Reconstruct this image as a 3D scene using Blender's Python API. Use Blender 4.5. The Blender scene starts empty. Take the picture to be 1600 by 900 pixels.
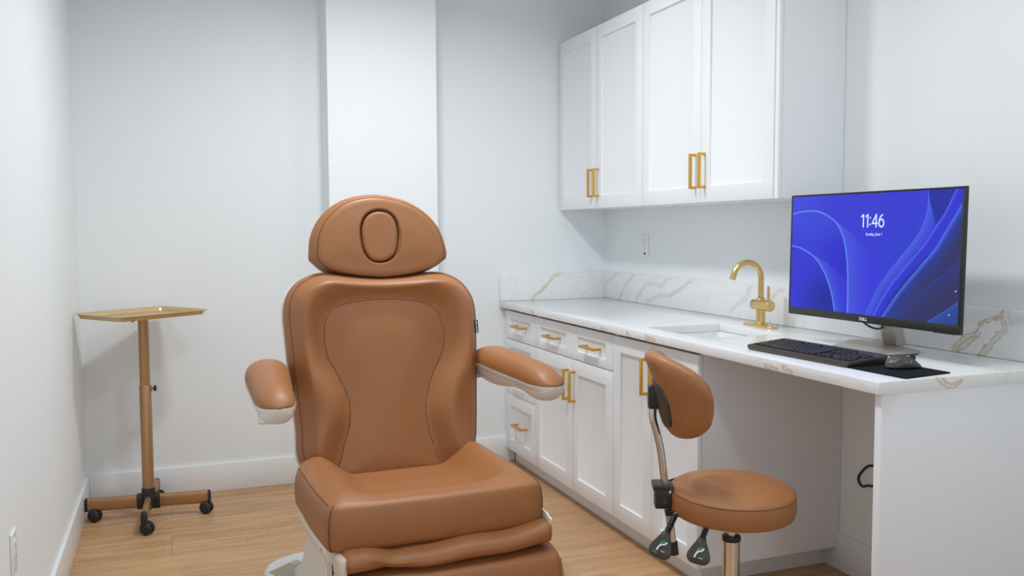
import bpy, bmesh, math
import numpy as np
from mathutils import Vector, Matrix, Quaternion

PI = math.pi
SC = bpy.context.scene
COL = SC.collection

# ------------------------------------------------------------------ materials
def nodes_of(name):
    m = bpy.data.materials.new(name)
    m.use_nodes = True
    nt = m.node_tree
    return m, nt, nt.nodes['Principled BSDF']

def N(nt, typ, **kw):
    n = nt.nodes.new(typ)
    for k, v in kw.items():
        setattr(n, k, v)
    return n

def plug(nt, sock, v):
    if isinstance(v, bpy.types.NodeSocket):
        nt.links.new(v, sock)
    else:
        sock.default_value = v

def mth(nt, op, a, b=0.0, c=None, clamp=False):
    n = N(nt, 'ShaderNodeMath', operation=op, use_clamp=clamp)
    plug(nt, n.inputs[0], a); plug(nt, n.inputs[1], b)
    if c is not None: plug(nt, n.inputs[2], c)
    return n.outputs[0]

def vmth(nt, op, a, b=(0, 0, 0), out=0):
    n = N(nt, 'ShaderNodeVectorMath', operation=op)
    plug(nt, n.inputs[0], a)
    if op == 'SCALE':
        plug(nt, n.inputs['Scale'], b)
    else:
        plug(nt, n.inputs[1], b)
    return n.outputs['Value'] if op in ('DOT_PRODUCT', 'LENGTH', 'DISTANCE') else n.outputs[0]

def noise(nt, vec, scale, detail=3, rough=.5, color=False):
    n = N(nt, 'ShaderNodeTexNoise')
    if vec is not None: nt.links.new(vec, n.inputs['Vector'])
    n.inputs['Scale'].default_value = scale
    n.inputs['Detail'].default_value = detail
    n.inputs['Roughness'].default_value = rough
    return n.outputs['Color'] if color else n.outputs['Fac']

def mixc(nt, f, a, b):
    n = N(nt, 'ShaderNodeMix', data_type='RGBA')
    plug(nt, n.inputs[0], f)
    for s, v in ((n.inputs[6], a), (n.inputs[7], b)):
        plug(nt, s, v if isinstance(v, bpy.types.NodeSocket) else (*v, 1))
    return n.outputs[2]

def bump(nt, b, h, strength, dist):
    n = N(nt, 'ShaderNodeBump')
    n.inputs['Strength'].default_value = strength
    n.inputs['Distance'].default_value = dist
    nt.links.new(h, n.inputs['Height'])
    nt.links.new(n.outputs[0], b.inputs['Normal'])

def objco(nt):
    return N(nt, 'ShaderNodeTexCoord').outputs['Object']

def simple(name, col, rough=.5, metal=0., spec=.5, var=.04, vscale=18, coat=0., bumps=None, stretch=None):
    m, nt, b = nodes_of(name)
    co = objco(nt)
    if stretch:
        mp = N(nt, 'ShaderNodeMapping'); mp.inputs['Scale'].default_value = stretch
        nt.links.new(co, mp.inputs[0]); co = mp.outputs[0]
    f = noise(nt, co, vscale, 3)
    lo = tuple(max(0, c * (1 - var)) for c in col); hi = tuple(min(1, c * (1 + var)) for c in col)
    nt.links.new(mixc(nt, f, lo, hi), b.inputs['Base Color'])
    b.inputs['Roughness'].default_value = rough
    b.inputs['Metallic'].default_value = metal
    b.inputs['Specular IOR Level'].default_value = spec
    b.inputs['Coat Weight'].default_value = coat
    if bumps:
        bump(nt, b, noise(nt, co, bumps[0], 4), bumps[1], bumps[2])
    return m

M = {}
M['wall'] = simple('wall_paint', (.85, .88, .895), .62, spec=.25, var=.004, vscale=2, bumps=(220, .03, .0006))
M['ceiling'] = simple('ceiling_paint', (.88, .90, .91), .8, spec=.2, var=.004, vscale=2)
M['trim'] = simple('trim_paint', (.85, .875, .89), .35, spec=.4, var=.004, vscale=3)
M['cabinet'] = simple('cabinet_lacquer', (.84, .86, .89), .38, spec=.4, var=.004, vscale=3)
M['leather'] = simple('tan_leather', (.34, .137, .046), .48, spec=.5, var=.05, vscale=9, bumps=(650, .07, .0006))
M['seam'] = simple('seam_thread', (.13, .05, .02), .7, var=.1)
M['gap'] = simple('dark_gap', (.012, .008, .006), .8)
M['shell'] = simple('ivory_plastic', (.78, .765, .72), .3, spec=.5, var=.01, vscale=5)
M['white_plastic'] = simple('white_plastic', (.84, .85, .85), .3, spec=.5, var=.008, vscale=5)
M['ivory'] = simple('seat_frame_plastic', (.70, .62, .50), .4, var=.02)
M['pedal'] = simple('pedal_rubber', (.47, .42, .31), .6, var=.06, vscale=60, bumps=(400, .3, .001))
M['black'] = simple('black_plastic', (.018, .018, .018), .38, var=.2, vscale=40)
M['blackmat'] = simple('black_rubber', (.024, .023, .022), .6, var=.2, vscale=60)
M['grey_plastic'] = simple('dark_grey_plastic', (.05, .046, .042), .42, var=.15, vscale=60)
M['grey_gloss'] = simple('mouse_shell', (.075, .07, .066), .3, var=.1, vscale=60)
M['key'] = simple('keycap', (.022, .019, .018), .4, var=.2, vscale=50)
M['kbody'] = simple('keyboard_body', (.055, .043, .036), .4, var=.15, vscale=40)
M['pad'] = simple('mouse_pad_cloth', (.010, .010, .014), .85, var=.4, vscale=500, spec=.15)
M['chrome'] = simple('chrome', (.72, .70, .68), .12, metal=1, var=.02)
M['silver'] = simple('silver_aluminium', (.52, .485, .45), .42, metal=.7, var=.03, vscale=30, stretch=(1, 20, 1))
M['bronze'] = simple('bronze_tube', (.44, .255, .125), .36, metal=.75, var=.05, vscale=25)
M['tray'] = simple('gold_tray', (.66, .49, .26), .36, metal=.75, var=.04, vscale=20)
M['brass'] = simple('brushed_brass_pull', (.72, .42, .085), .33, metal=.85, var=.05, vscale=40, stretch=(8, 1, 1))
M['faucet'] = simple('brushed_gold_faucet', (.74, .52, .22), .27, metal=.95, var=.05, vscale=60)
M['sink'] = simple('white_ceramic', (.85, .87, .875), .18, var=.004, vscale=3)
M['outlet'] = simple('outlet_plastic', (.85, .86, .86), .3, var=.005)
M['slot'] = simple('outlet_slot', (.12, .12, .12), .6, var=.05)
M['green'] = simple('green_print', (.06, .38, .07), .5)
M['whiteprint'] = simple('white_print', (.78, .84, .86), .5)

def wood():
    m, nt, b = nodes_of('oak_plank_floor')
    pos = N(nt, 'ShaderNodeNewGeometry').outputs['Position']
    mp = N(nt, 'ShaderNodeMapping', vector_type='POINT')
    mp.inputs['Location'].default_value = (.04, .065, 0)      # plank rows run along X
    nt.links.new(pos, mp.inputs[0])
    def brick(c1, c2, mort, msize):
        t = N(nt, 'ShaderNodeTexBrick', offset=.37, offset_frequency=2, squash=1.0)
        nt.links.new(mp.outputs[0], t.inputs['Vector'])
        for k, v in (('Color1', c1), ('Color2', c2), ('Mortar', mort)): t.inputs[k].default_value = (*v, 1)
        t.inputs['Scale'].default_value = 1; t.inputs['Mortar Size'].default_value = msize
        t.inputs['Mortar Smooth'].default_value = .1; t.inputs['Bias'].default_value = 0
        t.inputs['Brick Width'].default_value = 1.82; t.inputs['Row Height'].default_value = .255
        return t
    t = brick((0, 0, 0), (1, 1, 1), (.5, .5, .5), .0)
    g = brick((0, 0, 0), (0, 0, 0), (1, 1, 1), .0013)
    sx = N(nt, 'ShaderNodeVectorMath', operation='MULTIPLY'); nt.links.new(pos, sx.inputs[0]); sx.inputs[1].default_value = (1.6, 15, 1)
    off = vmth(nt, 'ADD', sx.outputs[0], vmth(nt, 'SCALE', t.outputs['Color'], 7.3))
    g1 = noise(nt, off, 1.5, 5, .62)
    sx2 = N(nt, 'ShaderNodeVectorMath', operation='MULTIPLY'); nt.links.new(pos, sx2.inputs[0]); sx2.inputs[1].default_value = (8, 160, 1)
    g2 = noise(nt, vmth(nt, 'ADD', sx2.outputs[0], vmth(nt, 'SCALE', t.outputs['Color'], 13.)), 1.6, 3, .6)
    sx3 = N(nt, 'ShaderNodeVectorMath', operation='MULTIPLY'); nt.links.new(pos, sx3.inputs[0]); sx3.inputs[1].default_value = (150, 12, 1)
    g3 = noise(nt, sx3.outputs[0], 1.2, 2, .6)                    # saw marks across the grain
    c = mixc(nt, mth(nt, 'MULTIPLY_ADD', g1, 3.0, -1.0, clamp=True), (.36, .185, .082), (.72, .45, .23))
    c = mixc(nt, mth(nt, 'MULTIPLY_ADD', g2, 1.5, -.45, clamp=True), c, (.40, .222, .105))
    c = mixc(nt, mth(nt, 'MULTIPLY_ADD', g3, .9, -.25, clamp=True), c, (.66, .42, .225))
    tb = mth(nt, 'MULTIPLY_ADD', t.outputs['Fac'], 0, .5)
    sep = N(nt, 'ShaderNodeSeparateColor'); nt.links.new(t.outputs['Color'], sep.inputs[0])
    c = mixc(nt, mth(nt, 'MULTIPLY', sep.outputs[0], .5), c, (.42, .235, .125))
    sg = N(nt, 'ShaderNodeSeparateColor'); nt.links.new(g.outputs['Color'], sg.inputs[0])
    c = mixc(nt, mth(nt, 'MULTIPLY', sg.outputs[0], .6), c, (.14, .07, .03))
    nt.links.new(c, b.inputs['Base Color'])
    b.inputs['Roughness'].default_value = .42
    b.inputs['Specular IOR Level'].default_value = .4
    bump(nt, b, mth(nt, 'ADD', mth(nt, 'MULTIPLY', g2, .4), mth(nt, 'MULTIPLY', g3, .4)), .18, .0012)
    return m
M['floor'] = wood()

def marble():
    m, nt, b = nodes_of('veined_white_quartz')
    pos = N(nt, 'ShaderNodeNewGeometry').outputs['Position']
    w = vmth(nt, 'SCALE', vmth(nt, 'SUBTRACT', noise(nt, pos, 16, 3, .6, True), (.5, .5, .5)), .035)
    w2 = vmth(nt, 'SCALE', vmth(nt, 'SUBTRACT', noise(nt, pos, 60, 3, .6, True), (.5, .5, .5)), .016)
    p = vmth(nt, 'ADD', vmth(nt, 'ADD', pos, w), w2)
    def seg(a, c):
        a = Vector(a); ba = Vector(c) - a
        pa = vmth(nt, 'SUBTRACT', p, tuple(a))
        h = mth(nt, 'MULTIPLY', vmth(nt, 'DOT_PRODUCT', pa, tuple(ba)), 1 / max(ba.length_squared, 1e-9), clamp=True)
        q = vmth(nt, 'SCALE', tuple(ba), h)
        return vmth(nt, 'LENGTH', vmth(nt, 'SUBTRACT', pa, q))
    def lines(ls):
        d = None
        for pl in ls:
            for a, c in zip(pl, pl[1:]):
                s = seg(a, c)
                d = s if d is None else mth(nt, 'MINIMUM', d, s)
        return d
    def band(d, wd, soft):
        return mth(nt, 'SUBTRACT', 1.0, mth(nt, 'MULTIPLY', mth(nt, 'SUBTRACT', d, wd), 1 / soft, clamp=True), clamp=True)
    YB, XR, XF, YE = 4.619, 2.351, 1.7024, 1.777
    L = lambda *a: [(x, YB, z) for x, z in a]
    Rr = lambda *a: [(XR, y, z) for y, z in a]
    gold = VEINS['gold']; grey = VEINS['grey']
    wid = mth(nt, 'MULTIPLY', noise(nt, pos, 22, 2), .0145)
    dg = lines(gold)
    band_out = band(dg, wid, .004)
    edge = mth(nt, 'SUBTRACT', 1.0, mth(nt, 'MULTIPLY', mth(nt, 'ABSOLUTE', mth(nt, 'SUBTRACT', dg, wid)), 1 / .0035, clamp=True), clamp=True)
    dgr = lines(grey)
    gm = band(dgr, mth(nt, 'MULTIPLY', noise(nt, pos, 18, 2), .007), .016)
    # faint background veining
    nz = noise(nt, vmth(nt, 'ADD', vmth(nt, 'MULTIPLY', pos, (3.2, 1.1, 3.2)), vmth(nt, 'SCALE', w, 6.0)), 1.4, 4, .55)
    fv = mth(nt, 'SUBTRACT', 1.0, mth(nt, 'MULTIPLY', mth(nt, 'ABSOLUTE', mth(nt, 'SUBTRACT', nz, .5)), 42, clamp=True))
    fv = mth(nt, 'MULTIPLY', fv, noise(nt, pos, 3.1, 2))
    nz2 = noise(nt, pos, 2.0, 3)
    c = mixc(nt, nz2, (.80, .81, .82), (.86, .87, .875))
    c = mixc(nt, mth(nt, 'MULTIPLY', fv, .30), c, (.50, .50, .52))
    c = mixc(nt, mth(nt, 'MULTIPLY', gm, .40), c, (.50, .52, .55))
    c = mixc(nt, mth(nt, 'MULTIPLY', band_out, .30), c, (.62, .52, .40))
    c = mixc(nt, mth(nt, 'MULTIPLY', edge, .72), c, (.58, .38, .14))
    nt.links.new(c, b.inputs['Base Color'])
    b.inputs['Roughness'].default_value = .16
    b.inputs['Specular IOR Level'].default_value = .5
    return m
VEINS = {'gold': [], 'grey': []}
def onback(*a): return [(x, 4.619, z) for x, z in a]
def onright(*a): return [(2.351, y, z) for y, z in a]
def onfront(*a): return [(1.7024, y, z) for y, z in a]
VEINS['gold'].append(onback(*[(1.9, 0.922), (1.929, 0.95), (1.961, 0.98), (1.997, 1.007), (2.013, 1.028), (2.041, 1.053), (2.077, 1.071)]))
VEINS['gold'].append(onright(*[(4.441, 0.921), (4.399, 0.964), (4.358, 1.007), (4.3, 1.038), (4.26, 1.067)]))
VEINS['gold'].append(onright(*[(3.902, 0.974), (3.848, 0.992), (3.795, 1.01), (3.743, 1.038), (3.673, 1.073)]))
VEINS['gold'].append(onright(*[(2.14, 0.918), (2.127, 0.939), (2.089, 0.966), (2.056, 0.989), (2.035, 1.013), (2.0, 1.032), (1.965, 1.038)]))
VEINS['gold'].append(onright(*[(2.126, 0.918), (2.096, 0.937), (2.07, 0.96), (2.041, 0.983)]))
VEINS['gold'].append(onright(*[(1.961, 1.057), (1.957, 1.018), (1.95, 1.003), (1.967, 0.989), (1.987, 0.97), (2.004, 0.951), (2.018, 0.937), (2.032, 0.916)]))
VEINS['gold'].append(onfront(*[(4.172, 0.901), (4.129, 0.888)]))
VEINS['gold'].append(onfront(*[(3.368, 0.892), (3.326, 0.882)]))
VEINS['gold'].append(onfront(*[(3.145, 0.894), (3.118, 0.881)]))
VEINS['gold'].append(onfront(*[(2.985, 0.896), (2.926, 0.886)]))
VEINS['gold'].append(onfront(*[(2.248, 0.891), (2.198, 0.887)]))
VEINS['gold'].append(onfront(*[(2.168, 0.901), (2.127, 0.888)]))
VEINS['grey'].append(onright(*[(4.119, 0.925), (4.03, 0.958), (3.93, 0.972)]))
VEINS['grey'].append(onright(*[(4.235, 0.932), (4.166, 0.995), (4.09, 1.033), (3.973, 1.017), (3.924, 1.06), (3.863, 1.074)]))
VEINS['grey'].append(onright(*[(3.355, 0.944), (3.307, 0.983), (3.245, 1.013), (3.216, 1.071)]))
VEINS['grey'].append(onright(*[(3.086, 1.0), (3.058, 1.032), (2.994, 1.066)]))
VEINS['grey'].append(onright(*[(4.6, 1.006), (4.529, 1.03), (4.442, 1.071)]))
VEINS['grey'].append(onright(*[(1.942, 1.052), (1.93, 1.026), (1.911, 1.04), (1.887, 1.039)]))
VEINS['gold'].append([(1.907, 1.777, 0.907), (1.932, 1.777, 0.895), (1.96, 1.777, 0.886)])
VEINS['gold'].append([(1.951, 1.777, 0.89), (1.983, 1.777, 0.902)])
M['marble'] = marble()

def emis(name, col, s):
    m, nt, b = nodes_of(name)
    b.inputs['Base Color'].default_value = (0, 0, 0, 1)
    b.inputs['Emission Color'].default_value = (*col, 1)
    b.inputs['Emission Strength'].default_value = s
    b.inputs['Roughness'].default_value = .4
    return m
M['digits'] = emis('screen_digits', (.55, .66, 1.0), .95)

def screenmat():
    m, nt, b = nodes_of('lit_screen')
    a = N(nt, 'ShaderNodeVertexColor', layer_name='picture')
    b.inputs['Base Color'].default_value = (.004, .004, .006, 1)
    nt.links.new(a.outputs[0], b.inputs['Emission Color'])
    b.inputs['Emission Strength'].default_value = .88
    b.inputs['Specular IOR Level'].default_value = .12
    b.inputs['Roughness'].default_value = .35
    return m
M['screen'] = screenmat()

# ------------------------------------------------------------------ mesh helpers
def link(name, me, mat, parent=None):
    o = bpy.data.objects.new(name, me)
    COL.objects.link(o)
    if mat is not None and len(me.materials) == 0: me.materials.append(mat)
    if parent is not None: o.parent = parent
    return o

def mk(name, verts, faces, mat, parent=None, smooth=None, fix=True):
    me = bpy.data.meshes.new(name)
    me.from_pydata([tuple(float(x) for x in v) for v in verts], [], faces)
    if fix:
        bm = bmesh.new(); bm.from_mesh(me)
        bmesh.ops.recalc_face_normals(bm, faces=bm.faces)
        bm.to_mesh(me); bm.free()
    if smooth is not None:
        me.shade_smooth() if smooth >= 180 else me.set_sharp_from_angle(angle=math.radians(smooth))
        if smooth < 180:
            for p in me.polygons: p.use_smooth = True
    me.update()
    return link(name, me, mat, parent)

class B:
    """collects shapes into one bmesh"""
    def __init__(s): s.bm = bmesh.new()
    def box(s, lo, hi, bevel=0., seg=2, mat4=None):
        t = bmesh.new()
        bmesh.ops.create_cube(t, size=1)
        for v in t.verts:
            v.co = Vector([lo[i] + (v.co[i] + .5) * (hi[i] - lo[i]) for i in range(3)])
        if bevel > 0:
            bmesh.ops.bevel(t, geom=list(t.edges), offset=bevel, segments=seg, profile=.5, affect='EDGES', clamp_overlap=True)
        if mat4 is not None: bmesh.ops.transform(t, matrix=mat4, verts=t.verts)
        s._add(t); return s
    def _add(s, t):
        me = bpy.data.meshes.new('tmp'); t.to_mesh(me); t.free(); s.bm.from_mesh(me); bpy.data.meshes.remove(me)
    def raw(s, verts, faces):
        vs = [s.bm.verts.new(tuple(float(x) for x in v)) for v in verts]
        for f in faces:
            try: s.bm.faces.new([vs[i] for i in f])
            except ValueError: pass
        return s
    def tube(s, path, r, n=12, closed=False):
        v, f = tube_vf(path, r, n, closed); return s.raw(v, f)
    def lathe(s, prof, n=32, axis=(0, 0, 1), at=(0, 0, 0)):
        v, f = lathe_vf(prof, n, axis, at); return s.raw(v, f)
    def loft(s, rings, cap=True):
        v, f = loft_vf(rings, cap); return s.raw(v, f)
    def build(s, name, mat, parent=None, smooth=35):
        bmesh.ops.recalc_face_normals(s.bm, faces=s.bm.faces)
        me = bpy.data.meshes.new(name); s.bm.to_mesh(me); s.bm.free()
        if smooth:
            for p in me.polygons: p.use_smooth = True
            me.set_sharp_from_angle(angle=math.radians(smooth))
        return link(name, me, mat, parent)

def tube_vf(path, r, n=12, closed=False):
    P = [Vector(p) for p in path]; k = len(P)
    rs = r if isinstance(r, (list, tuple)) else [r] * k
    T = []
    for i in range(k):
        a = P[(i - 1) % k] if (closed or i > 0) else P[i]
        b = P[(i + 1) % k] if (closed or i < k - 1) else P[i]
        T.append((b - a).normalized())
    u = T[0].orthogonal().normalized()
    verts = []; faces = []
    for i in range(k):
        if i > 0:
            q = T[i - 1].rotation_difference(T[i]); u = q @ u
            u = (u - T[i] * u.dot(T[i])).normalized()
        w = T[i].cross(u)
        for j in range(n):
            a = 2 * PI * j / n
            verts.append(P[i] + (u * math.cos(a) + w * math.sin(a)) * rs[i])
    for i in range(k if closed else k - 1):
        for j in range(n):
            a = i * n + j; b = i * n + (j + 1) % n; c = ((i + 1) % k) * n
            faces.append((a, b, c + (j + 1) % n, c + j))
    if not closed:
        faces.append(tuple(range(n))[::-1]); faces.append(tuple((k - 1) * n + j for j in range(n)))
    return verts, faces

def lathe_vf(prof, n=32, axis=(0, 0, 1), at=(0, 0, 0)):
    ax = Vector(axis).normalized(); u = ax.orthogonal().normalized(); w = ax.cross(u); at = Vector(at)
    verts = []; faces = []; rows = []
    for r, z in prof:
        if r < 1e-6:
            rows.append([len(verts)]); verts.append(at + ax * z)
        else:
            rows.append(list(range(len(verts), len(verts) + n)))
            for j in range(n):
                a = 2 * PI * j / n
                verts.append(at + ax * z + (u * math.cos(a) + w * math.sin(a)) * r)
    for A, Bq in zip(rows, rows[1:]):
        for j in range(n):
            k = (j + 1) % n
            if len(A) == 1 and len(Bq) == 1: continue
            if len(A) == 1: faces.append((A[0], Bq[j], Bq[k]))
            elif len(Bq) == 1: faces.append((A[j], A[k], Bq[0]))
            else: faces.append((A[j], A[k], Bq[k], Bq[j]))
    for row in (rows[0], rows[-1]):
        if len(row) > 1: faces.append(tuple(row))
    return verts, faces

def loft_vf(rings, cap=True):
    n = len(rings[0]); verts = [v for r in rings for v in r]; faces = []
    for i in range(len(rings) - 1):
        for j in range(n):
            k = (j + 1) % n
            faces.append((i * n + j, i * n + k, (i + 1) * n + k, (i + 1) * n + j))
    if cap:
        faces.append(tuple(range(n))[::-1]); faces.append(tuple((len(rings) - 1) * n + j for j in range(n)))
    return verts, faces

def spline(pts, per=10, closed=True):
    P = [np.array(p, float) for p in pts]; n = len(P); out = []
    for i in range(n if closed else n - 1):
        if closed: a, b, c, d = P[(i - 1) % n], P[i], P[(i + 1) % n], P[(i + 2) % n]
        else: a, b, c, d = P[max(i - 1, 0)], P[i], P[i + 1], P[min(i + 2, n - 1)]
        for k in range(per):
            t = k / per
            out.append(.5 * ((2 * b) + (c - a) * t + (2 * a - 5 * b + 4 * c - d) * t * t + (3 * b - a - 3 * c + d) * t ** 3))
    if not closed: out.append(P[-1])
    return np.array(out)

def polar(pts, c, n):
    """star-shaped outline resampled at n even angles about c"""
    D = np.asarray(pts, float) - np.array(c); a = np.arctan2(D[:, 1], D[:, 0]); r = np.hypot(D[:, 0], D[:, 1])
    o = np.argsort(a); a = a[o]; r = r[o]
    th = np.linspace(-PI, PI, n, endpoint=False)
    rr = np.interp(th, np.r_[a - 2 * PI, a, a + 2 * PI], np.r_[r, r, r])
    return np.c_[c[0] + rr * np.cos(th), c[1] + rr * np.sin(th)]

def seg_dist(p, poly, closed=True):
    """distance of points p (k,2) to a polyline"""
    poly = np.asarray(poly, float); d = np.full(len(p), 1e9)
    m = len(poly) if closed else len(poly) - 1
    for i in range(m):
        a = poly[i]; b = poly[(i + 1) % len(poly)]; ba = b - a
        t = np.clip(((p - a) @ ba) / max(ba @ ba, 1e-12), 0, 1)
        d = np.minimum(d, np.hypot(*(p - a - t[:, None] * ba).T))
    return d

def inside(p, poly):
    poly = np.asarray(poly, float); r = np.zeros(len(p), bool)
    for i in range(len(poly)):
        a = poly[i]; b = poly[i - 1]
        c = (a[1] > p[:, 1]) != (b[1] > p[:, 1])
        with np.errstate(divide='ignore', invalid='ignore'):
            x = (b[0] - a[0]) * (p[:, 1] - a[1]) / (b[1] - a[1]) + a[0]
        r ^= c & (p[:, 0] < x)
    return r

def sm(x): x = np.clip(x, 0, 1); return x * x * (3 - 2 * x)

def frame(o, u, v, w):
    o, u, v, w = map(lambda a: np.array(a, float), (o, u, v, w))
    return lambda q: o + q[0] * u + q[1] * v + q[2] * w

# ------------------------------------------------------------------ scene bookkeeping
def tag(o, label, cat, group=None, kind=None):
    o['label'] = label; o['category'] = cat
    if group: o['group'] = group
    if kind: o['kind'] = kind
    return o
def thing(name, label, cat, loc=(0, 0, 0), rz=0., group=None):
    o = bpy.data.objects.new(name, None); COL.objects.link(o)
    o.location = loc; o.rotation_euler = (0, 0, rz); o.empty_display_size = .1
    return tag(o, label, cat, group)
def struct(o):
    o['kind'] = 'structure'; return o

# ================================================================== ROOM
XL, XR, YB, YF, H = -.423, 2.3726, 4.6413, -1.0, 2.74
struct(B().box((XL - .1, YF - .1, -.08), (XR + .1, YB + .1, 0)).build('floor', M['floor'], smooth=0))
struct(B().box((XL - .1, YF - .1, H), (XR + .1, YB + .1, H + .08)).build('ceiling', M['ceiling'], smooth=0))
struct(B().box((XL - .1, YB, 0), (XR + .1, YB + .1, H)).box((.732, YB - .2, 0), (1.291, YB + .02, H)).build('wall_back', M['wall'], smooth=0))
struct(B().box((XL - .1, YF - .1, 0), (XL, YB, H)).build('wall_left', M['wall'], smooth=0))
struct(B().box((XR, YF - .1, 0), (XR + .1, YB, H)).build('wall_right', M['wall'], smooth=0))
struct(B().box((XL, YF - .1, 0), (XR, YF, H)).build('wall_front', M['wall'], smooth=0))
bt, bh = .015, .143
struct(B().box((XL + bt, YB - bt, 0), (.732, YB, bh), .003).box((.732 - bt, YB - .2 - bt, 0), (.732, YB - bt, bh), .003)
       .box((.732 - bt, YB - .2 - bt, 0), (1.291 + bt, YB - .2, bh), .003).box((1.291, YB - .2 - bt, 0), (1.291 + bt, YB - bt, bh), .003)
       .box((1.291, YB - bt, 0), (1.7885, YB, bh), .003).build('baseboard_back', M['trim']))
struct(B().box((XL, YF, 0), (XL + bt, YB, bh), .003).build('baseboard_left', M['trim']))
struct(B().box((XR - bt, 1.8115, 0), (XR, 2.732, bh), .003).box((XR - bt, YF, 0), (XR, 1.784, bh), .003).build('baseboard_right', M['trim']))

# ================================================================== CABINETS
CX = 1.729          # face of base doors
DT = .02
def shaker(name, xf, y0, y1, z0, z1, panels, parent, depth=.009, bev=.0012):
    """front slab facing -X with recessed panels [(ya,yb,za,zb)]"""
    ys = sorted({y0, y1, *[p[0] for p in panels], *[p[1] for p in panels]})
    zs = sorted({z0, z1, *[p[2] for p in panels], *[p[3] for p in panels]})
    bm = bmesh.new(); cache = {}
    def V(x, y, z):
        k = (round(x, 5), round(y, 5), round(z, 5))
        if k not in cache: cache[k] = bm.verts.new(k)
        return cache[k]
    def F(*q): bm.faces.new([V(*p) for p in q])
    for i in range(len(ys) - 1):
        for j in range(len(zs) - 1):
            a, b, c, d = ys[i], ys[i + 1], zs[j], zs[j + 1]
            rec = any(p[0] <= a and b <= p[1] and p[2] <= c and d <= p[3] for p in panels)
            x = xf + depth if rec else xf
            F((x, a, c), (x, b, c), (x, b, d), (x, a, d))
            F((xf + DT, a, c), (xf + DT, a, d), (xf + DT, b, d), (xf + DT, b, c))
    for a, b, c, d in panels:
        x, X = xf, xf + depth
        F((x, a, c), (X, a, c), (X, b, c), (x, b, c)); F((x, a, d), (x, b, d), (X, b, d), (X, a, d))
        F((x, a, c), (x, a, d), (X, a, d), (X, a, c)); F((x, b, c), (X, b, c), (X, b, d), (x, b, d))
    X = xf + DT
    for a, b in zip(ys, ys[1:]):
        F((xf, a, z0), (xf, b, z0), (X, b, z0), (X, a, z0)); F((xf, a, z1), (X, a, z1), (X, b, z1), (xf, b, z1))
    for c, d in zip(zs, zs[1:]):
        F((xf, y0, c), (X, y0, c), (X, y0, d), (xf, y0, d)); F((xf, y1, c), (xf, y1, d), (X, y1, d), (X, y1, c))
    bmesh.ops.recalc_face_normals(bm, faces=bm.faces)
    es = [e for e in bm.edges if len(e.link_faces) == 2 and e.calc_face_angle() > .5]
    bmesh.ops.bevel(bm, geom=es, offset=bev, segments=2, profile=.5, affect='EDGES', clamp_overlap=True)
    me = bpy.data.meshes.new(name); bm.to_mesh(me); bm.free()
    for p in me.polygons: p.use_smooth = True
    me.set_sharp_from_angle(angle=math.radians(50))
    return link(name, me, M['cabinet'], parent)

def pull(xf, y, z, L, vertical, parent, proj=.034, t=.0115):
    b = B()
    x0, x1 = xf - proj, xf - proj + t
    if vertical:
        b.box((x0, y - t / 2, z - L / 2), (x1, y + t / 2, z + L / 2), .001)
        for s in (-1, 1):
            zc = z + s * (L / 2 - t / 2)
            b.box((x1 - .001, y - t / 2, zc - t / 2), (xf + .0005, y + t / 2, zc + t / 2), .0008)
    else:
        b.box((x0, y - L / 2, z - t / 2), (x1, y + L / 2, z + t / 2), .001)
        for s in (-1, 1):
            yc = y + s * (L / 2 - t / 2)
            b.box((x1 - .001, yc - t / 2, z - t / 2), (xf + .0095, yc + t / 2, z + t / 2), .0008)
    return b.build('handle', M['brass'], parent)

R_ = .066
def panel1(y0, y1, z0, z1, s=R_, r=None):
    r = s if r is None else r
    return [(y0 + s, y1 - s, z0 + r, z1 - r)]
g = .0016
ZB, ZT = .0875, .866
# carcass helper: open-topped box (sides, bottom, back) with a toe recess
def carcass(parent, x0, y0, y1, z0, z1, open_top=True, xb=2.371):
    b = B()
    b.box((x0, y0, z0), (xb, y0 + .018, z1)).box((x0, y1 - .018, z0), (xb, y1, z1))
    b.box((x0, y0 + .018, z0), (xb, y1 - .018, z0 + .018)).box((xb - .012, y0 + .018, z0 + .018), (xb, y1 - .018, z1))
    if not open_top: b.box((x0, y0 + .018, z1 - .018), (xb - .012, y1 - .018, z1))
    else: b.box((x0, y0 + .018, z1 - .075), (x0 + .02, y1 - .018, z1 - .045))
    return b.build('carcass', M['cabinet'], parent, smooth=0)
def plinth(parent, y0, y1):
    B().box((1.792, y0, 0), (2.36, y1, ZB)).build('toe_kick', M['cabinet'], parent, smooth=0)

X0 = CX + DT + .001
# drawer unit
Y1a, Y1b = 4.179, 4.6405
u = thing('drawer_cabinet', 'white four drawer base cabinet in the corner against the back wall', 'cabinet', (0, 0, 0))
carcass(u, X0, Y1a + .0005, Y1b, ZB, .8795); plinth(u, Y1a + .0005, Y1b - .016)
B().box((CX + .006, 4.598, ZB), (X0 - .001, 4.640, .862)).build('filler_strip', M['cabinet'], u, smooth=0)
for z0, z1 in ((.7120, ZT), (.562, .7080), (.405, .559), (ZB, .402)):
    d = shaker('drawer', CX, Y1a + g, 4.596, z0, z1, panel1(Y1a + g, 4.596, z0, z1, .062, .040 if z1 - z0 < .2 else .062), u)
    pull(CX, 4.382, (z0 + z1) / 2 + .002, .142, False, d)
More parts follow.
